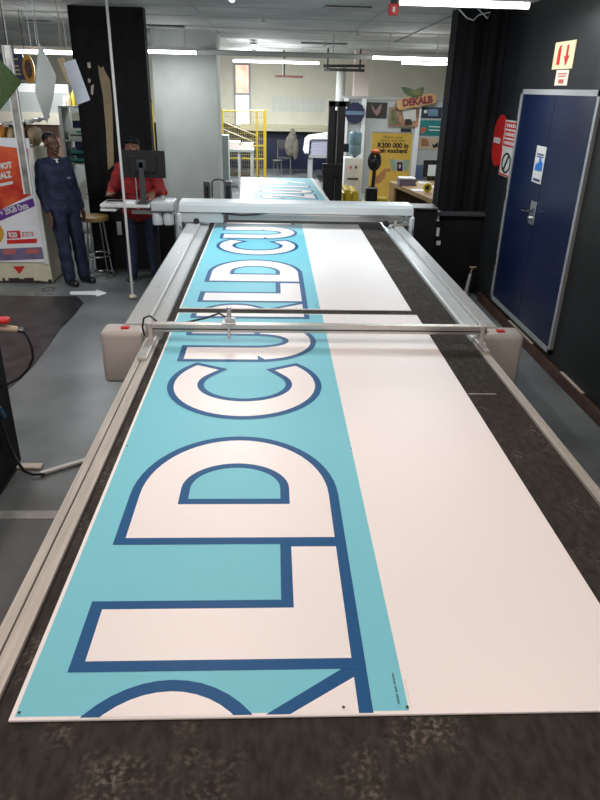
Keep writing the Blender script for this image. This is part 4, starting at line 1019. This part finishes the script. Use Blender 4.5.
# ================================================================ stacker truck
YF = 12.6
t = thing('pallet_stacker', 'black-masted pallet stacker with yellow body behind the gantry', 'forklift', (at(338, 200, YF).x, YF, 0))
ml = at(331, 102, YF); mr = at(340, 102, YF); zt2 = at(332, 101, YF).z; ybz = at(352, 189.5, YF + .1).z
xl, xrr = at(328.5, 150, YF).x, at(342, 150, YF).x
for x0_, x1_ in ((xl - .02, xl + .09), (xrr - .10, xrr + .03)):
    obj('mast_channel', G().box(x0_, x1_, YF - .04, YF + .12, .04, zt2, .006), m_blackp, t)
obj('mast_inner', G().box(xl + .09, xrr - .1, YF + .02, YF + .08, .04, zt2 - .15), m_vent, t)
obj('cross_head', G().box(xl - .02, at(350, 105, YF).x, YF - .04, YF + .12, zt2 - .09, zt2, .006), m_blackp, t)
obj('lift_chain', G().tube([(xl + .14, YF - .0, .2), (xl + .14, YF - .0, zt2 - .05)], .012, 6), m_silver, t)
obj('carriage', G().box(at(322, 165, YF).x, xrr, YF - .16, YF - .05, at(330, 176, YF).z, at(330, 163, YF).z, .01), m_blackp, t)
for px in (324, 329): p = at(px, 190, YF); obj('fork', G().box(p.x - .04, p.x + .05, YF - .2, YF - .15, .1, at(325, 168, YF).z).box(p.x - .04, p.x + .05, YF - .75, YF - .15, .06, .1), m_blackp, t)
obj('power_box', G().box(xrr + .0, at(349, 145, YF).x, YF - .02, YF + .14, at(345, 152, YF).z, at(345, 144, YF).z, .01), m_blackp, t)
xb0, xb1 = at(343, 200, YF).x, at(359, 200, YF).x
obj('body', G().box(xb0, xb1, YF + .1, YF + .9, .06, ybz - .06, .03), m_yellow, t, smooth=True)
for k in range(2): obj('body_rib', G().box(xb0 + .04 + k * .14, xb0 + .13 + k * .14, YF + .06, YF + .8, .3, ybz - .02 * k, .02), m_yellow, t)
for x in (xb0 + .1, xb1 - .1): obj('wheel', G().tube([(x - .04, YF + .3, .06), (x + .04, YF + .3, .06)], .06, 14), m_blackp, t)
# tiller arm with orange top (pallet jack)
YJ = 12.1
b0 = at(371, 196, YJ)
t = thing('pallet_jack', 'yellow pallet jack with upright black handle and orange cap', 'pallet jack', (b0.x, YJ, 0))
zt3 = at(375, 150, YJ).z
obj('pump_housing', G().box(b0.x - .1, b0.x + .1, YJ - .1, YJ + .1, .08, at(372, 187, YJ).z, .02), m_blackp, t)
top = at(374, 152, YJ)
obj('handle_shaft', G().tube([(b0.x, YJ, .3), (b0.x + .03, YJ, at(373, 172, YJ).z), (top.x - .02, YJ, top.z - .1)], .038, 10, r1=.03), m_blackp, t, smooth=True)
gc = at(374.5, 161, YJ)
lp = [(gc.x + .085 * math.cos(k * PI / 10), YJ, gc.z + .13 * math.sin(k * PI / 10)) for k in range(20)]
obj('handle_loop', G().tube(lp, .038, 10, closed=True), m_blackp, t, smooth=True)
obj('control_head', G().ell((gc.x - .01, YJ, gc.z - .02), (.085, .06, .10)), m_blackp, t, smooth=True)
obj('orange_cap', G().ell((gc.x + .0, YJ - .02, gc.z + .16), (.085, .05, .04)), mat('orange_plastic', (.65, .14, .04), .4), t, smooth=True)
obj('yellow_base', G().box(b0.x - .05, b0.x + .36, YJ - .05, YJ + .12, .08, .50, .03).box(b0.x + .08, b0.x + .3, YJ - .07, YJ + .1, .3, .56, .03).box(b0.x - .15, b0.x - .02, YJ - .08, YJ + .14, .08, .5, .03), m_yellow, t, smooth=True)
for dx in (.0, .26): obj('fork', G().box(b0.x + dx - .06, b0.x + dx + .08, YJ + .12, YJ + 1.1, .06, .12), m_yellow, t)
for dx in (-.06, .06): obj('wheel', G().tube([(b0.x + dx - .02, YJ, .07), (b0.x + dx + .02, YJ, .07)], .07, 14), m_blackp, t)
obj('front_roller', G().tube([(b0.x - .1, YJ + 1.05, .03), (b0.x + .2, YJ + 1.05, .03)], .03, 12), m_blackp, t)

# ================================================================ partition with posters
YT = 16.6
x0p = at(344, 120, YT).x; x1p = 5.6; ztp = at(380, 100, YT).z
t = thing('office_partition', 'white office partition with framed panels behind the desk', 'partition', ((x0p + x1p) / 2, YT, 0))
obj('panel', G().box(x0p, x1p, YT, YT + .05, 0, ztp), mat('partition_white', (.36, .39, .39), .5), t)
for px in (345, 362.5, 417): p = at(px, 130, YT); obj('mullion', G().box(p.x - .05, p.x + .05, YT - .04, YT, 0, ztp + .02), mat('partition_frame', (.66, .68, .68), .5), t)
obj('head_rail', G().box(x0p - .05, x1p, YT - .03, YT + .06, ztp, ztp + .07), mat('partition_rail', (.3, .3, .29), .5), t)
def poster(p0, p1, m, lab, Y=YT - .045, parts=(), cat='poster', name='wall_poster', grp='posters on the partition'):
    a, b = at(*p0, Y), at(*p1, Y)
    t = thing(name, lab, cat, ((a.x + b.x) / 2, Y, b.z), 0, grp)
    obj('sheet', G().box(a.x, b.x, Y, Y + .008 if Y > YT - .05 else Y + .01, b.z, a.z), m, t)
    for i, (nm, pxs, mm) in enumerate(parts):
        q = [at(x, y, Y) for x, y in pxs]; obj(nm, G().prism([(v.x, v.z) for v in q], lambda u, v: Vector((u, Y, v)), lambda u, v: Vector((u, Y - .003 * (i + 1), v))), mm, t)
    return t
YO = YT - .01
mdk = mat('poster_dark', (.02, .02, .02), .4, noise=.5, scale=6)
poster((365, 102), (386.5, 118.5), mdk, 'black poster with a pale blurred portrait shape', YO, [('pale_shape', [(371, 104), (374, 108), (376, 111), (379, 106), (382, 104), (380, 112), (377, 116), (373, 111)], mat('dusty_pink', (.22, .12, .11), .5))])
poster((390, 107), (418, 127), mat('poster_autumn', (.30, .17, .10), .5, noise=.6, scale=5), 'colourful brown and white poster under the corn sign', YT - .055,
       [('white_field', [(402, 109), (416, 109), (416, 121), (404, 120)], mat('poster_pale', (.45, .45, .42), .5)), ('green_field', [(391, 110), (396, 109), (397, 124), (391, 125)], mat('poster_green', (.10, .13, .05), .5, noise=.5, scale=9)), ('dark_dot', [(405, 119), (411, 119), (412, 125), (405, 125)], mdk)])
poster((401, 128.5), (411, 133), mdk, 'tiny dark card below the brown poster', YO)
poster((422, 107), (441, 118.5), mat('poster_night_blue', (.02, .03, .055), .4), 'dark blue screen-like poster top right', YO, [('light_field', [(428, 109), (438, 109), (438, 116), (428, 116)], mat('poster_steel', (.12, .2, .3), .5)), ('white_chip', [(424, 110), (427, 110), (427, 113), (424, 113)], m_white)])
poster((420.5, 120), (443, 136), mat('poster_teal', (.01, .17, .17), .5, noise=.15, scale=4), 'teal poster with an orange corner', YO, [('orange_corner', [(421, 127), (427, 128), (424, 133), (421, 134)], mat('poster_orange_red', (.4, .09, .03), .5)), ('white_line', [(429, 126), (440, 126.5), (440, 127.5), (429, 127)], m_white), ('white_line', [(429, 129.5), (442, 130), (442, 131), (429, 130.5)], m_white)])
poster((419, 137), (441, 150), mat('poster_beige', (.40, .33, .24), .5, noise=.1, scale=9), 'beige poster with brown cat-like scribbles', YO, [('brown_patch', [(421, 138), (428, 139), (429, 146), (421, 146)], mat('poster_brown', (.28, .12, .06), .5, noise=.4, scale=9)), ('dark_figure', [(432, 143), (434, 145), (438, 142), (438, 147), (433, 148)], mdk)])
poster((414, 165), (440, 180), mat('poster_river_blue', (.08, .13, .24), .5, noise=.2, scale=4), 'blue landscape poster beside the yellow banner', YO)
# round dark blue badge sign left of mullion
c = at(355, 113, YT - .06)
t = thing('round_badge_sign', 'round dark blue badge sign above the water cooler', 'sign', (c.x, YT, c.z - .2))
pr = [(c.x + (.22 + .015 * (k % 2)) * math.cos(k * PI / 12), c.z + (.22 + .015 * (k % 2)) * math.sin(k * PI / 12)) for k in range(24)]
obj('disc', G().prism(pr, lambda a, b: Vector((a, YT - .06, b)), lambda a, b: Vector((a, YT - .0, b))), m_navy, t)
obj('ribbon', G().box(c.x - .24, c.x + .24, YT - .07, YT - .06, c.z - .04, c.z + .04), mat('faded_blue', (.10, .16, .25), .5), t)
obj('red_corner', G().box(c.x - .3, c.x - .22, YT - .06, YT - .0, c.z - .02, c.z + .06), m_red, t)
# corn sign
Yd = YT - .16
q = [(397, 101), (404, 98), (418, 95.5), (430, 93.5), (435, 94), (437, 98), (436, 103), (424, 105.5), (410, 108), (400, 110), (397, 107)]
v = [at(x, y, Yd) for x, y in q]
t = thing('seed_brand_sign', 'shaped orange sign with a green corn cob on top', 'sign', (v[4].x, Yd, v[9].z))
pb = obj('sign_board', G().prism([(a.x, a.z) for a in v], lambda a, b: Vector((a, Yd, b)), lambda a, b: Vector((a, Yd + .03, b))), mat('sign_orange', (.42, .24, .09), .5, noise=.2, scale=3), t)
obj('standoff', G().box(v[4].x - .5, v[4].x - .3, Yd + .03, YT, v[4].z - .2, v[4].z - .1), m_white, t)
p = at(417.5, 101.5, Yd); text('DEKALB', .20, (p.x, Yd - .002, p.z), RFRONT @ Matrix.Rotation(math.radians(8), 3, 'Z'), mat('sign_crimson', (.14, .006, .015), .5), t, 'lettering', offset=.012, sx=.95)
q = [(401, 87), (408, 87.5), (414, 90), (424, 87), (423, 93), (421, 96), (414, 97.5), (408, 96), (404, 92)]
v = [at(x, y, Yd) for x, y in q]
obj('corn_cob', G().prism([(a.x, a.z) for a in v], lambda a, b: Vector((a, Yd - .02, b)), lambda a, b: Vector((a, Yd + .02, b))), mat('corn_green', (.04, .075, .018), .6, noise=.5, scale=12), t)
v = [at(x, y, Yd - .022) for x, y in ((409, 91), (415, 90.5), (422, 89), (420, 94), (414, 95.5))]
obj('corn_kernels', G().prism([(a.x, a.z) for a in v], lambda a, b: Vector((a, Yd - .022, b)), lambda a, b: Vector((a, Yd - .03, b))), mat('corn_yellow', (.12, .13, .03), .6, noise=.3, scale=25), t)

# yellow pull-up banner
YN = 14.4
a, b = at(372, 132.5, YN), at(413, 132.5, YN)
zb4 = a.z; bx0, bx1 = a.x, b.x
t = thing('yellow_banner', 'tall yellow promotional banner offering vouchers', 'banner', ((bx0 + bx1) / 2, YN, 0))
bn = obj('banner_sheet', G().box(bx0, bx1, YN, YN + .01, .08, zb4), m_banner, t)
obj('base_cassette', G().box(bx0 - .02, bx1 + .02, YN - .1, YN + .1, 0, .08, .01), m_silver, t)
obj('top_rail', G().box(bx0, bx1, YN - .01, YN + .02, zb4, zb4 + .02), m_silver, t)
obj('support_pole', G().tube([((bx0 + bx1) / 2, YN + .05, .08), ((bx0 + bx1) / 2, YN + .05, zb4)], .012, 6), m_silver, t)
def bt(s, px, py, hz, m, off=.004, sx=.9): p = at(px, py, YN); text(s, hz, (p.x, YN - .003, p.z), RFRONT, m, bn, 'lettering', offset=off, sx=sx)
bt('Share your', 393, 137.2, .07, mat('dull_olive', (.3, .22, .04), .5), .001, 1.3); bt('story and win', 393, 140.6, .07, mat('dull_olive', (.3, .22, .04), .5), .001, 1.3)
bt('R300 000 in', 393, 145.7, .135, m_ink, .005, .98); bt('cash vouchers!', 392, 150.8, .125, m_ink, .005, .86)
def bpx(nm, pxs, m, k=1):
    q = [at(x, y, YN) for x, y in pxs]; obj(nm, G().prism([(v.x, v.z) for v in q], lambda a, b: Vector((a, YN, b)), lambda a, b: Vector((a, YN - .003 * k, b))), m, bn)
bpx('voucher_card', [(389, 159), (395, 159.5), (397, 170), (392, 171)], mat('card_mint', (.40, .52, .42), .5), 1)
bpx('voucher_card', [(403, 160), (410, 160), (408, 171), (403, 170)], mat('card_mint', (.40, .52, .42), .5), 1)
bpx('voucher_card', [(395, 160), (404, 160), (403, 171), (396, 171)], m_white, 2)
bpx('card_panel', [(397, 162), (402.5, 162), (402.5, 171), (397, 171)], mat('card_purple', (.05, .015, .05), .5), 3)
bpx('card_diamond', [(399.7, 163.5), (401.2, 166), (399.7, 169), (398.3, 166)], m_white, 4)
bpx('hand_picture', [(374, 178), (379, 174), (384, 169), (390, 168), (391, 171), (386, 172), (385, 177), (380, 183), (375, 184)], mat('hand_orange', (.62, .30, .12), .5, noise=.2, scale=10), 1)

# water cooler
YQ2 = 15.4
a, b = at(344, 157, YQ2), at(362, 157, YQ2)
t = thing('water_cooler', 'white water cooler with a blue bottle on top', 'water cooler', ((a.x + b.x) / 2, YQ2, 0))
obj('cabinet', G().box(a.x, b.x, YQ2 - .16, YQ2 + .18, .02, a.z, .02), m_white, t, smooth=True)
obj('drip_tray', G().box(a.x + .08, b.x - .08, YQ2 - .2, YQ2 - .15, a.z - .45, a.z - .42), m_vent, t)
for k, m in ((-.06, m_red), (.06, m_navy)): obj('tap', G().box((a.x + b.x) / 2 + k - .015, (a.x + b.x) / 2 + k + .015, YQ2 - .2, YQ2 - .158, a.z - .22, a.z - .16), m, t)
zb5 = a.z; hb5 = at(353, 131.5, YQ2).z - zb5
obj('bottle', G().lathe([(.03, -.01), (.05, .03), (.13, .07), (.14, .10), (.14, hb5 * .45), (.132, hb5 * .48), (.14, hb5 * .52), (.14, hb5 * .92), (.11, hb5)], ((a.x + b.x) / 2 + .03, YQ2, zb5), 22), mat('water_bottle_blue', (.13, .22, .27), .15), t, smooth=True)

# desk with stacks
zd = .80
P0, P1 = onz(389, 181, zd), onz(434, 200, zd)
da = math.atan2(P1.x - P0.x, P0.y - P1.y); RD = Matrix.Rotation(da, 3, 'Z'); DL = (P1 - P0).length
def dk(g):
    g.v = [P0 + RD @ (v) for v in g.v]; return g
t = thing('plywood_desk', 'light plywood desk with a panel leg before the yellow banner', 'desk', (P0.x + .6, P0.y - 1, 0))
def db(x0, x1, y0, y1, z0, z1, bev=.003): return dk(G().box(x0, x1, y0, y1, z0 - zd, z1 - zd, bev))
obj('desktop', db(0, 1.15, -DL, 0, zd - .07, zd), m_wood, t)
obj('leg_panel', db(.01, .05, -.30, -.01, 0, zd - .07), m_wood, t)
obj('leg_panel', db(.01, .05, -DL + .02, -DL + .3, 0, zd - .07), m_wood, t)
obj('leg_panel', db(1.10, 1.14, -DL + .02, -.01, 0, zd - .07), m_wood, t)
obj('back_panel', db(.05, 1.10, -.05, -.01, .12, zd - .07), mat('brown_board', (.16, .10, .06), .6), t)
m0 = onz(399, 186, zd); m1 = onz(417, 187, zd); mw = (m1 - m0).length
for k in range(6):
    g = G().box(.012 * (k % 2), mw - .012 * (k % 3), 0, .26, .001 + k * .022, .021 + k * .022, .002); g.v = [m0 + v for v in g.v]
    whole('magazine', g, mat('magazine_purple', (.20, .17, .25), .5) if k < 5 else m_paper,
          'topmost white sheaf on the purple magazine stack' if k == 5 else 'purple edged magazine, %s of the desk stack' % ('lowest', 'second from the bottom', 'third from the bottom', 'fourth from the bottom', 'uppermost purple one')[k], 'magazine', 'magazines stacked on the desk')
for k, (px, py, lab) in enumerate(((424, 183, 'loose white paper at the back of the desk'), (418, 190.5, 'loose white paper next to the magazine stack'), (431, 187, 'loose white paper beside the yellow tape'))):
    c = onz(px, py, zd); whole('desk_paper', G().box(c.x - .10, c.x + .11, c.y - .13, c.y + .13, zd + .001, zd + .006), m_paper, lab, 'paper')
p = onz(427, 192.5, zd)
t = thing('tape_roll', 'yellow tape roll standing on the desk edge', 'tape', (p.x, p.y, zd))
obj('tape', G().tube([(p.x + .052 * math.cos(k * PI / 12), p.y, zd + .076 + .052 * math.sin(k * PI / 12)) for k in range(24)], .022, 10, closed=True), mat('tape_yellow', (.75, .60, .03), .4), t, smooth=True)
obj('core', G().tube([(p.x, p.y - .012, zd + .076), (p.x, p.y + .012, zd + .076)], .034, 16), m_vent, t)
c = onz(431, 180.5, zd)
t = thing('desk_monitor', 'black framed monitor with pale screen on the desk', 'monitor', (c.x, c.y, zd))
a, b = at(424, 160, c.y), at(441, 177, c.y)
obj('bezel', G().box(a.x, b.x, c.y, c.y + .04, zd + .06, a.z, .005), m_blackp, t)
obj('screen', G().box(a.x + .09, b.x - .02, c.y - .005, c.y, zd + .08, a.z - .08), mat('pale_screen', (.45, .5, .5), .4, emit=.25), t)
obj('foot', G().box((a.x + b.x) / 2 - .1, (a.x + b.x) / 2 + .1, c.y - .05, c.y + .1, zd + .001, zd + .06), m_blackp, t)

# ================================================================ people
def hand(g, w_, d, side, curl=.5, r=.0095, L=1.0):
    """palm and five fingers from wrist w_ along d; side = direction of the thumb"""
    w_ = Vector(w_); d = Vector(d).normalized(); th = Vector(side).normalized(); nrm = d.cross(th).normalized()
    th = nrm.cross(d).normalized()
    for k in (-.026, -.009, .009, .026): g.cap(w_ + d * .01 + th * k * .6, w_ + d * .088 * L + th * k, .015, .0125, 8)
    for k, ln in ((-.029, .058), (-.0105, .072), (.009, .078), (.028, .07)):
        b0_ = w_ + d * .09 * L + th * k; d1 = (d + nrm * curl * .5).normalized(); d2 = (d + nrm * curl * 1.3).normalized()
        m1 = b0_ + d1 * ln * .5; g.cap(b0_, m1, r, r * .92, 8); g.cap(m1, m1 + d2 * ln * .5, r * .92, r * .75, 8)
    t0 = w_ + d * .025 + th * .028; t1 = t0 + (d * .7 + th * .7 + nrm * .2).normalized() * .045
    g.cap(t0, t1, .0125, .011, 8); g.cap(t1, t1 + (d + th * .15 + nrm * .3).normalized() * .03, .011, .008, 8)
def head(g, c, R=None):
    """head shape around centre c (between the ears), face towards -Y before rotation R"""
    R = R or Matrix.Identity(3); c = Vector(c); f = lambda x, y, z: c + R @ Vector((x, y, z))
    g.ell(f(0, .012, .035), (.076, .096, .088), R, 20); g.ell(f(0, -.022, -.035), (.058, .070, .078), R, 18)
    g.ell(f(0, -.052, -.092), (.030, .028, .022), R, 12)                 # chin
    g.cap(f(-.045, -.02, -.075), f(-.01, -.06, -.095), .018, .016); g.cap(f(.045, -.02, -.075), f(.01, -.06, -.095), .018, .016)
    g.cap(f(-.042, -.074, .018), f(.042, -.074, .018), .013)             # brow
    g.cap(f(0, -.090, .002), f(0, -.108, -.028), .009, .014)             # nose
    g.ell(f(-.013, -.096, -.031), (.010, .010, .009), R, 8); g.ell(f(.013, -.096, -.031), (.010, .010, .009), R, 8)
    g.cap(f(-.020, -.086, -.055), f(.020, -.086, -.055), .0095); g.cap(f(-.016, -.084, -.066), f(.016, -.084, -.066), .0095)  # lips
    for s in (-1, 1):
        g.ell(f(s * .046, -.058, -.022), (.022, .022, .02), R, 10)       # cheekbone
        g.ell(f(s * .078, .012, -.005), (.010, .020, .034), R, 10)       # ear
    return f
def face_details(f, t, body, hair_m):
    for s in (-1, 1):
        e = obj('eye', G().ell(f(s * .030, -.079, .003), (.011, .009, .006), n=10), mat('eye_white', (.22, .19, .17), .5), body, smooth=True, local=True)
        obj('iris', G().ell(f(s * .030, -.0865, .003), (.005, .004, .005), n=8), m_ink, e, smooth=True, local=True)
        obj('eyebrow', G().cap(f(s * .016, -.088, .021), f(s * .046, -.078, .024), .0035), hair_m, body, local=True)
    obj('mouth_line', G().cap(f(-.018, -.0945, -.0605), f(.018, -.0945, -.0605), .002), mat('lip_dark', (.05, .015, .012), .5), body, local=True)

# standing man in navy coveralls
t = thing('person', 'person in navy coveralls standing with arms at the sides beside the poster stand', 'person', (-2.43, 8.22, 0), math.radians(48))
S = 1.0
HR = Matrix.Rotation(math.radians(2), 3, 'Z')
hc = Vector((0, -.035, 1.645))
g = G(); f = head(g, hc, HR)
g.cap((0, .005, 1.44), (0, -.008, 1.57), .060, .054)
sh = {s: Vector((s * .165, .01, 1.43)) for s in (-1, 1)}; el = {-1: Vector((-.225, .04, 1.14)), 1: Vector((.225, .04, 1.14))}; wr = {-1: Vector((-.225, -.04, .90)), 1: Vector((.225, -.04, .90))}
for s in (-1, 1):
    g.cap(sh[s], el[s], .048, .038); g.cap(el[s], wr[s], .037, .026); hand(g, wr[s], (0.0, -.12, -1), (0, -1, -.1), .35)
    g.cap((s * .09, 0, .92), (s * .10, -.01, .50), .075, .048); g.cap((s * .10, -.01, .50), (s * .105, .02, .09), .048, .034); g.cap((s * .105, .03, .05), (s * .118, -.11, .04), .034, .026)
g.cap((-.11, 0, 1.38), (.11, 0, 1.38), .07); g.cap((-.04, .01, 1.36), (-.04, .01, 1.0), .085, .08); g.cap((.04, .01, 1.36), (.04, .01, 1.0), .085, .08); g.cap((-.05, 0, .95), (.05, 0, .95), .09)
body = blob('body', g, m_skin, t, .0055, 3)
face_details(f, t, body, m_hair)
g = G(); g.ell(hc + HR @ Vector((0, .022, .048)), (.081, .094, .083), HR, 20)
g2 = G(); g2.add([v for v in g.v], g.f)
hairg = G(); keep = []
for v in g.v: pass
hair = obj('hair', g, m_hair, body, smooth=True, local=True)
me = hair.data; bm = bmesh.new(); bm.from_mesh(me)
HRi = HR.inverted()
def drop(v): q = HRi @ (v.co - hc); return q.z < .058 + (-.075 * (q.y > .0)) * min(1, max(0, q.y) / .05) and not (q.y > .05 and q.z > -.03)
bmesh.ops.delete(bm, geom=[v for v in bm.verts if drop(v)], context='VERTS'); bm.to_mesh(me); bm.free()
sol = hair.modifiers.new('s', 'SOLIDIFY'); sol.thickness = .006
# coverall
g = G()
for s in (-1, 1):
    g.cap(sh[s], el[s], .064, .053, 14); g.cap(el[s], wr[s] + (wr[s] - el[s]).normalized() * -.03, .053, .044, 14)
    g.cap((s * .095, .0, .94), (s * .102, -.01, .52), .105, .080, 16); g.cap((s * .102, -.01, .52), (s * .105, .02, .11), .080, .078, 16)
    g.cap((s * .05, .005, 1.465), (s * .150, .01, 1.43), .05, .06)
g.cap((-.11, 0, 1.37), (.11, 0, 1.37), .10, n=16)
for k in range(9): g.cap((-.088 + .002 * k, -.004, 1.34 - .05 * k), (.088 - .002 * k, -.004, 1.34 - .05 * k), .110 + .002 * abs(k - 4), n=16)
cv = blob('coverall', g, m_coverall, t, .009, 3)
# folds: soft bump displacement through geometry
for v in cv.data.vertices:
    k = v.co; n = v.normal; am = .0035 * (math.sin(k.z * 38 + k.x * 40 + 3 * math.sin(k.y * 14)) + math.sin(k.z * 17 - k.x * 33 + 4 * math.sin(k.x * 9 + k.z * 5))); v.co = k + n * am
g = G()
for s in (-1, 1):
    poly = [(s * .012, 1.475), (s * .075, 1.50), (s * .102, 1.44), (s * .055, 1.385), (s * .02, 1.33)]
    g.prism(poly, lambda a, b: Vector((a, -.112 + (b - 1.33) * .28, b)), lambda a, b: Vector((a, -.104 + (b - 1.33) * .28, b)))
obj('collar', g, m_coverall, cv, local=True)
obj('undershirt', G().prism([(-.04, 1.485), (.04, 1.485), (.002, 1.36)], lambda a, b: Vector((a, -.108 + (b - 1.33) * .3, b)), lambda a, b: Vector((a, -.095 + (b - 1.33) * .3, b))), m_paper, t, local=True, label='white undershirt at the neckline')
obj('button_placket', G().box(-.012, .012, -.132, -.112, .95, 1.33, .003), m_coverall, cv, local=True)
obj('chest_pocket', G().box(.045, .13, -.118, -.100, 1.24, 1.34, .004), m_coverall, cv, local=True)
obj('chest_badge', G().box(.06, .10, -.121, -.116, 1.265, 1.285), mat('badge_grey', (.25, .28, .33), .5), cv, local=True)
obj('belt_line', G().tube([(.185 * math.cos(k * PI / 12), .122 * math.sin(k * PI / 12), 1.02) for k in range(24)], .008, 6, closed=True), m_coverall, cv, local=True)
for s in (-1, 1):
    g = G(); g.cap((s * .105, .055, .045), (s * .12, -.13, .04), .047, .043, 14); g.ell((s * .105, .05, .06), (.05, .06, .055))
    for v in g.v: v.z = max(v.z, .003)
    so = obj('shoe', g, m_shoe, t, smooth=True, local=True)
    obj('toe_strip', G().box(s * .125 - .03, s * .125 + .03, -.155, -.10, .004, .018, .004), mat('sole_grey', (.12, .12, .12), .4), so, local=True)  # grey strip low at the toe of the shoe

# the man leans a little to his right
ld = Matrix.Rotation(-math.radians(48), 3, 'Z') @ Vector((-1, 0, 0))
for ch in t.children_recursive:
    for v in ch.data.vertices: v.co = v.co + ld * (.085 * max(0, v.co.z - .1))
# operator in red behind the monitor
ox, oy = -1.63, 8.40
t = thing('person', 'person in red jacket and black cap working at the monitor', 'person', (ox, oy, 0), math.radians(4))
HR = Matrix.Rotation(math.radians(-8), 3, 'Z') @ Matrix.Rotation(math.radians(-18), 3, 'X')
hc = Vector((-.0, -.09, 1.575)); hzs = at(135, 146, oy).z; hc.z = hzs - .02
hc.x = at(131, 146, oy - .1).x - ox
g = G(); f = head(g, hc, HR)
zn = hc.z - .19
g.cap((hc.x * .6, .0, zn - .02), (hc.x, -.05, hc.z - .06), .058, .052)
zsh = zn - .03
sh = {s: Vector((s * .18, .0, zsh)) for s in (-1, 1)}
hl = at(107, 200, 7.90) - Vector((ox, oy, 0)); hr = at(152, 199, 7.94) - Vector((ox, oy, 0))
rz_ = Matrix.Rotation(-math.radians(4), 3, 'Z'); hl = rz_ @ hl; hr = rz_ @ hr
hl.z = zt_ + .055; hr.z = zt_ + .055
wr = {-1: Vector((hl.x + .02, hl.y + .12, hl.z + .03)), 1: Vector((hr.x - .0, hr.y + .12, hr.z + .03))}
el = {-1: Vector((-.30, -.10, zsh - .27)), 1: Vector((.30, -.10, zsh - .27))}
for s in (-1, 1):
    g.cap(sh[s], el[s], .047, .038); g.cap(el[s], wr[s], .037, .026); hand(g, wr[s], (0.05 * -s, -1, -.22), (-s, -.2, 0), .55)
    g.cap((s * .09, 0, .90), (s * .12, -.01, .48), .072, .047); g.cap((s * .12, -.01, .48), (s * .15, .02, .09), .047, .034); g.cap((s * .15, .03, .05), (s * .165, -.11, .04), .034, .026)
g.cap((-.11, 0, zsh - .06), (.11, 0, zsh - .06), .07); g.cap((-.04, .01, zsh - .1), (-.04, .01, 1.0), .085, .08); g.cap((.04, .01, zsh - .1), (.04, .01, 1.0), .085, .08); g.cap((-.06, 0, .93), (.06, 0, .93), .105)
body = blob('body', g, m_skin2, t, .0055, 3)
face_details(f, t, body, m_hair)
g = G(); g.ell(hc + HR @ Vector((0, .012, .055)), (.086, .104, .080), HR, 20)
for v in g.v:
    q = HR.inverted() @ (v - hc); q.z = max(q.z, .04); v.xyz = hc + HR @ q
cp = obj('cap', g, m_blackm, t, smooth=True, local=True)
g = G(); vis = [(.07 * math.cos(a_ * PI / 10), -.085 - .055 * math.sin(a_ * PI / 10)) for a_ in range(11)] + [(-.06, -.05), (.06, -.05)]
g.prism(vis, lambda a, b: hc + HR @ Vector((a, b, .042)), lambda a, b: hc + HR @ Vector((a, b, .048)))
obj('cap_visor', g, m_blackm, cp, local=True)
g = G()
for s in (-1, 1):
    g.cap(sh[s], el[s], .072, .062, 14); g.cap(el[s], wr[s] + (el[s] - wr[s]).normalized() * .03, .062, .045, 14); g.cap((s * .05, 0, zsh + .015), (s * .16, 0, zsh), .055, .065)
g.cap((-.115, 0, zsh - .08), (.115, 0, zsh - .08), .11, n=16); g.cap((-.085, -.005, 1.15), (.085, -.005, 1.15), .125, n=16); g.cap((-.09, 0, 1.0), (.09, 0, 1.0), .128, n=16); g.cap((-.09, 0, .86), (.09, 0, .86), .122, n=16)
jk = blob('jacket', g, m_redcloth, t, .009, 3)
for v in jk.data.vertices: k = v.co; v.co = k + v.normal * (.006 * math.sin(k.z * 50 + k.x * 25))
obj('zip', G().box(-.006, .006, -.135, -.118, .9, 1.3), m_silver, jk, local=True)
g = G()
for s in (-1, 1): g.cap((s * .095, 0, .88), (s * .125, -.01, .50), .098, .072, 16); g.cap((s * .125, -.01, .50), (s * .15, .02, .11), .072, .068, 16)
g.cap((-.075, 0, .9), (.075, 0, .9), .11, n=16)
blob('jeans', g, m_jeans, t, .009, 3)
for s in (-1, 1):
    g = G(); g.cap((s * .15, .05, .045), (s * .17, -.13, .04), .046, .042, 14); g.ell((s * .15, .045, .06), (.05, .06, .055))
    for v in g.v: v.z = max(v.z, .003)
    so = obj('shoe', g, mat('dark_teal_canvas', (.01, .035, .04), .6), t, smooth=True, local=True)
    obj('sole', G().box(s * .165 - .04, s * .165 + .04, -.15, .08, .001, .014, .003), m_white, so, local=True)
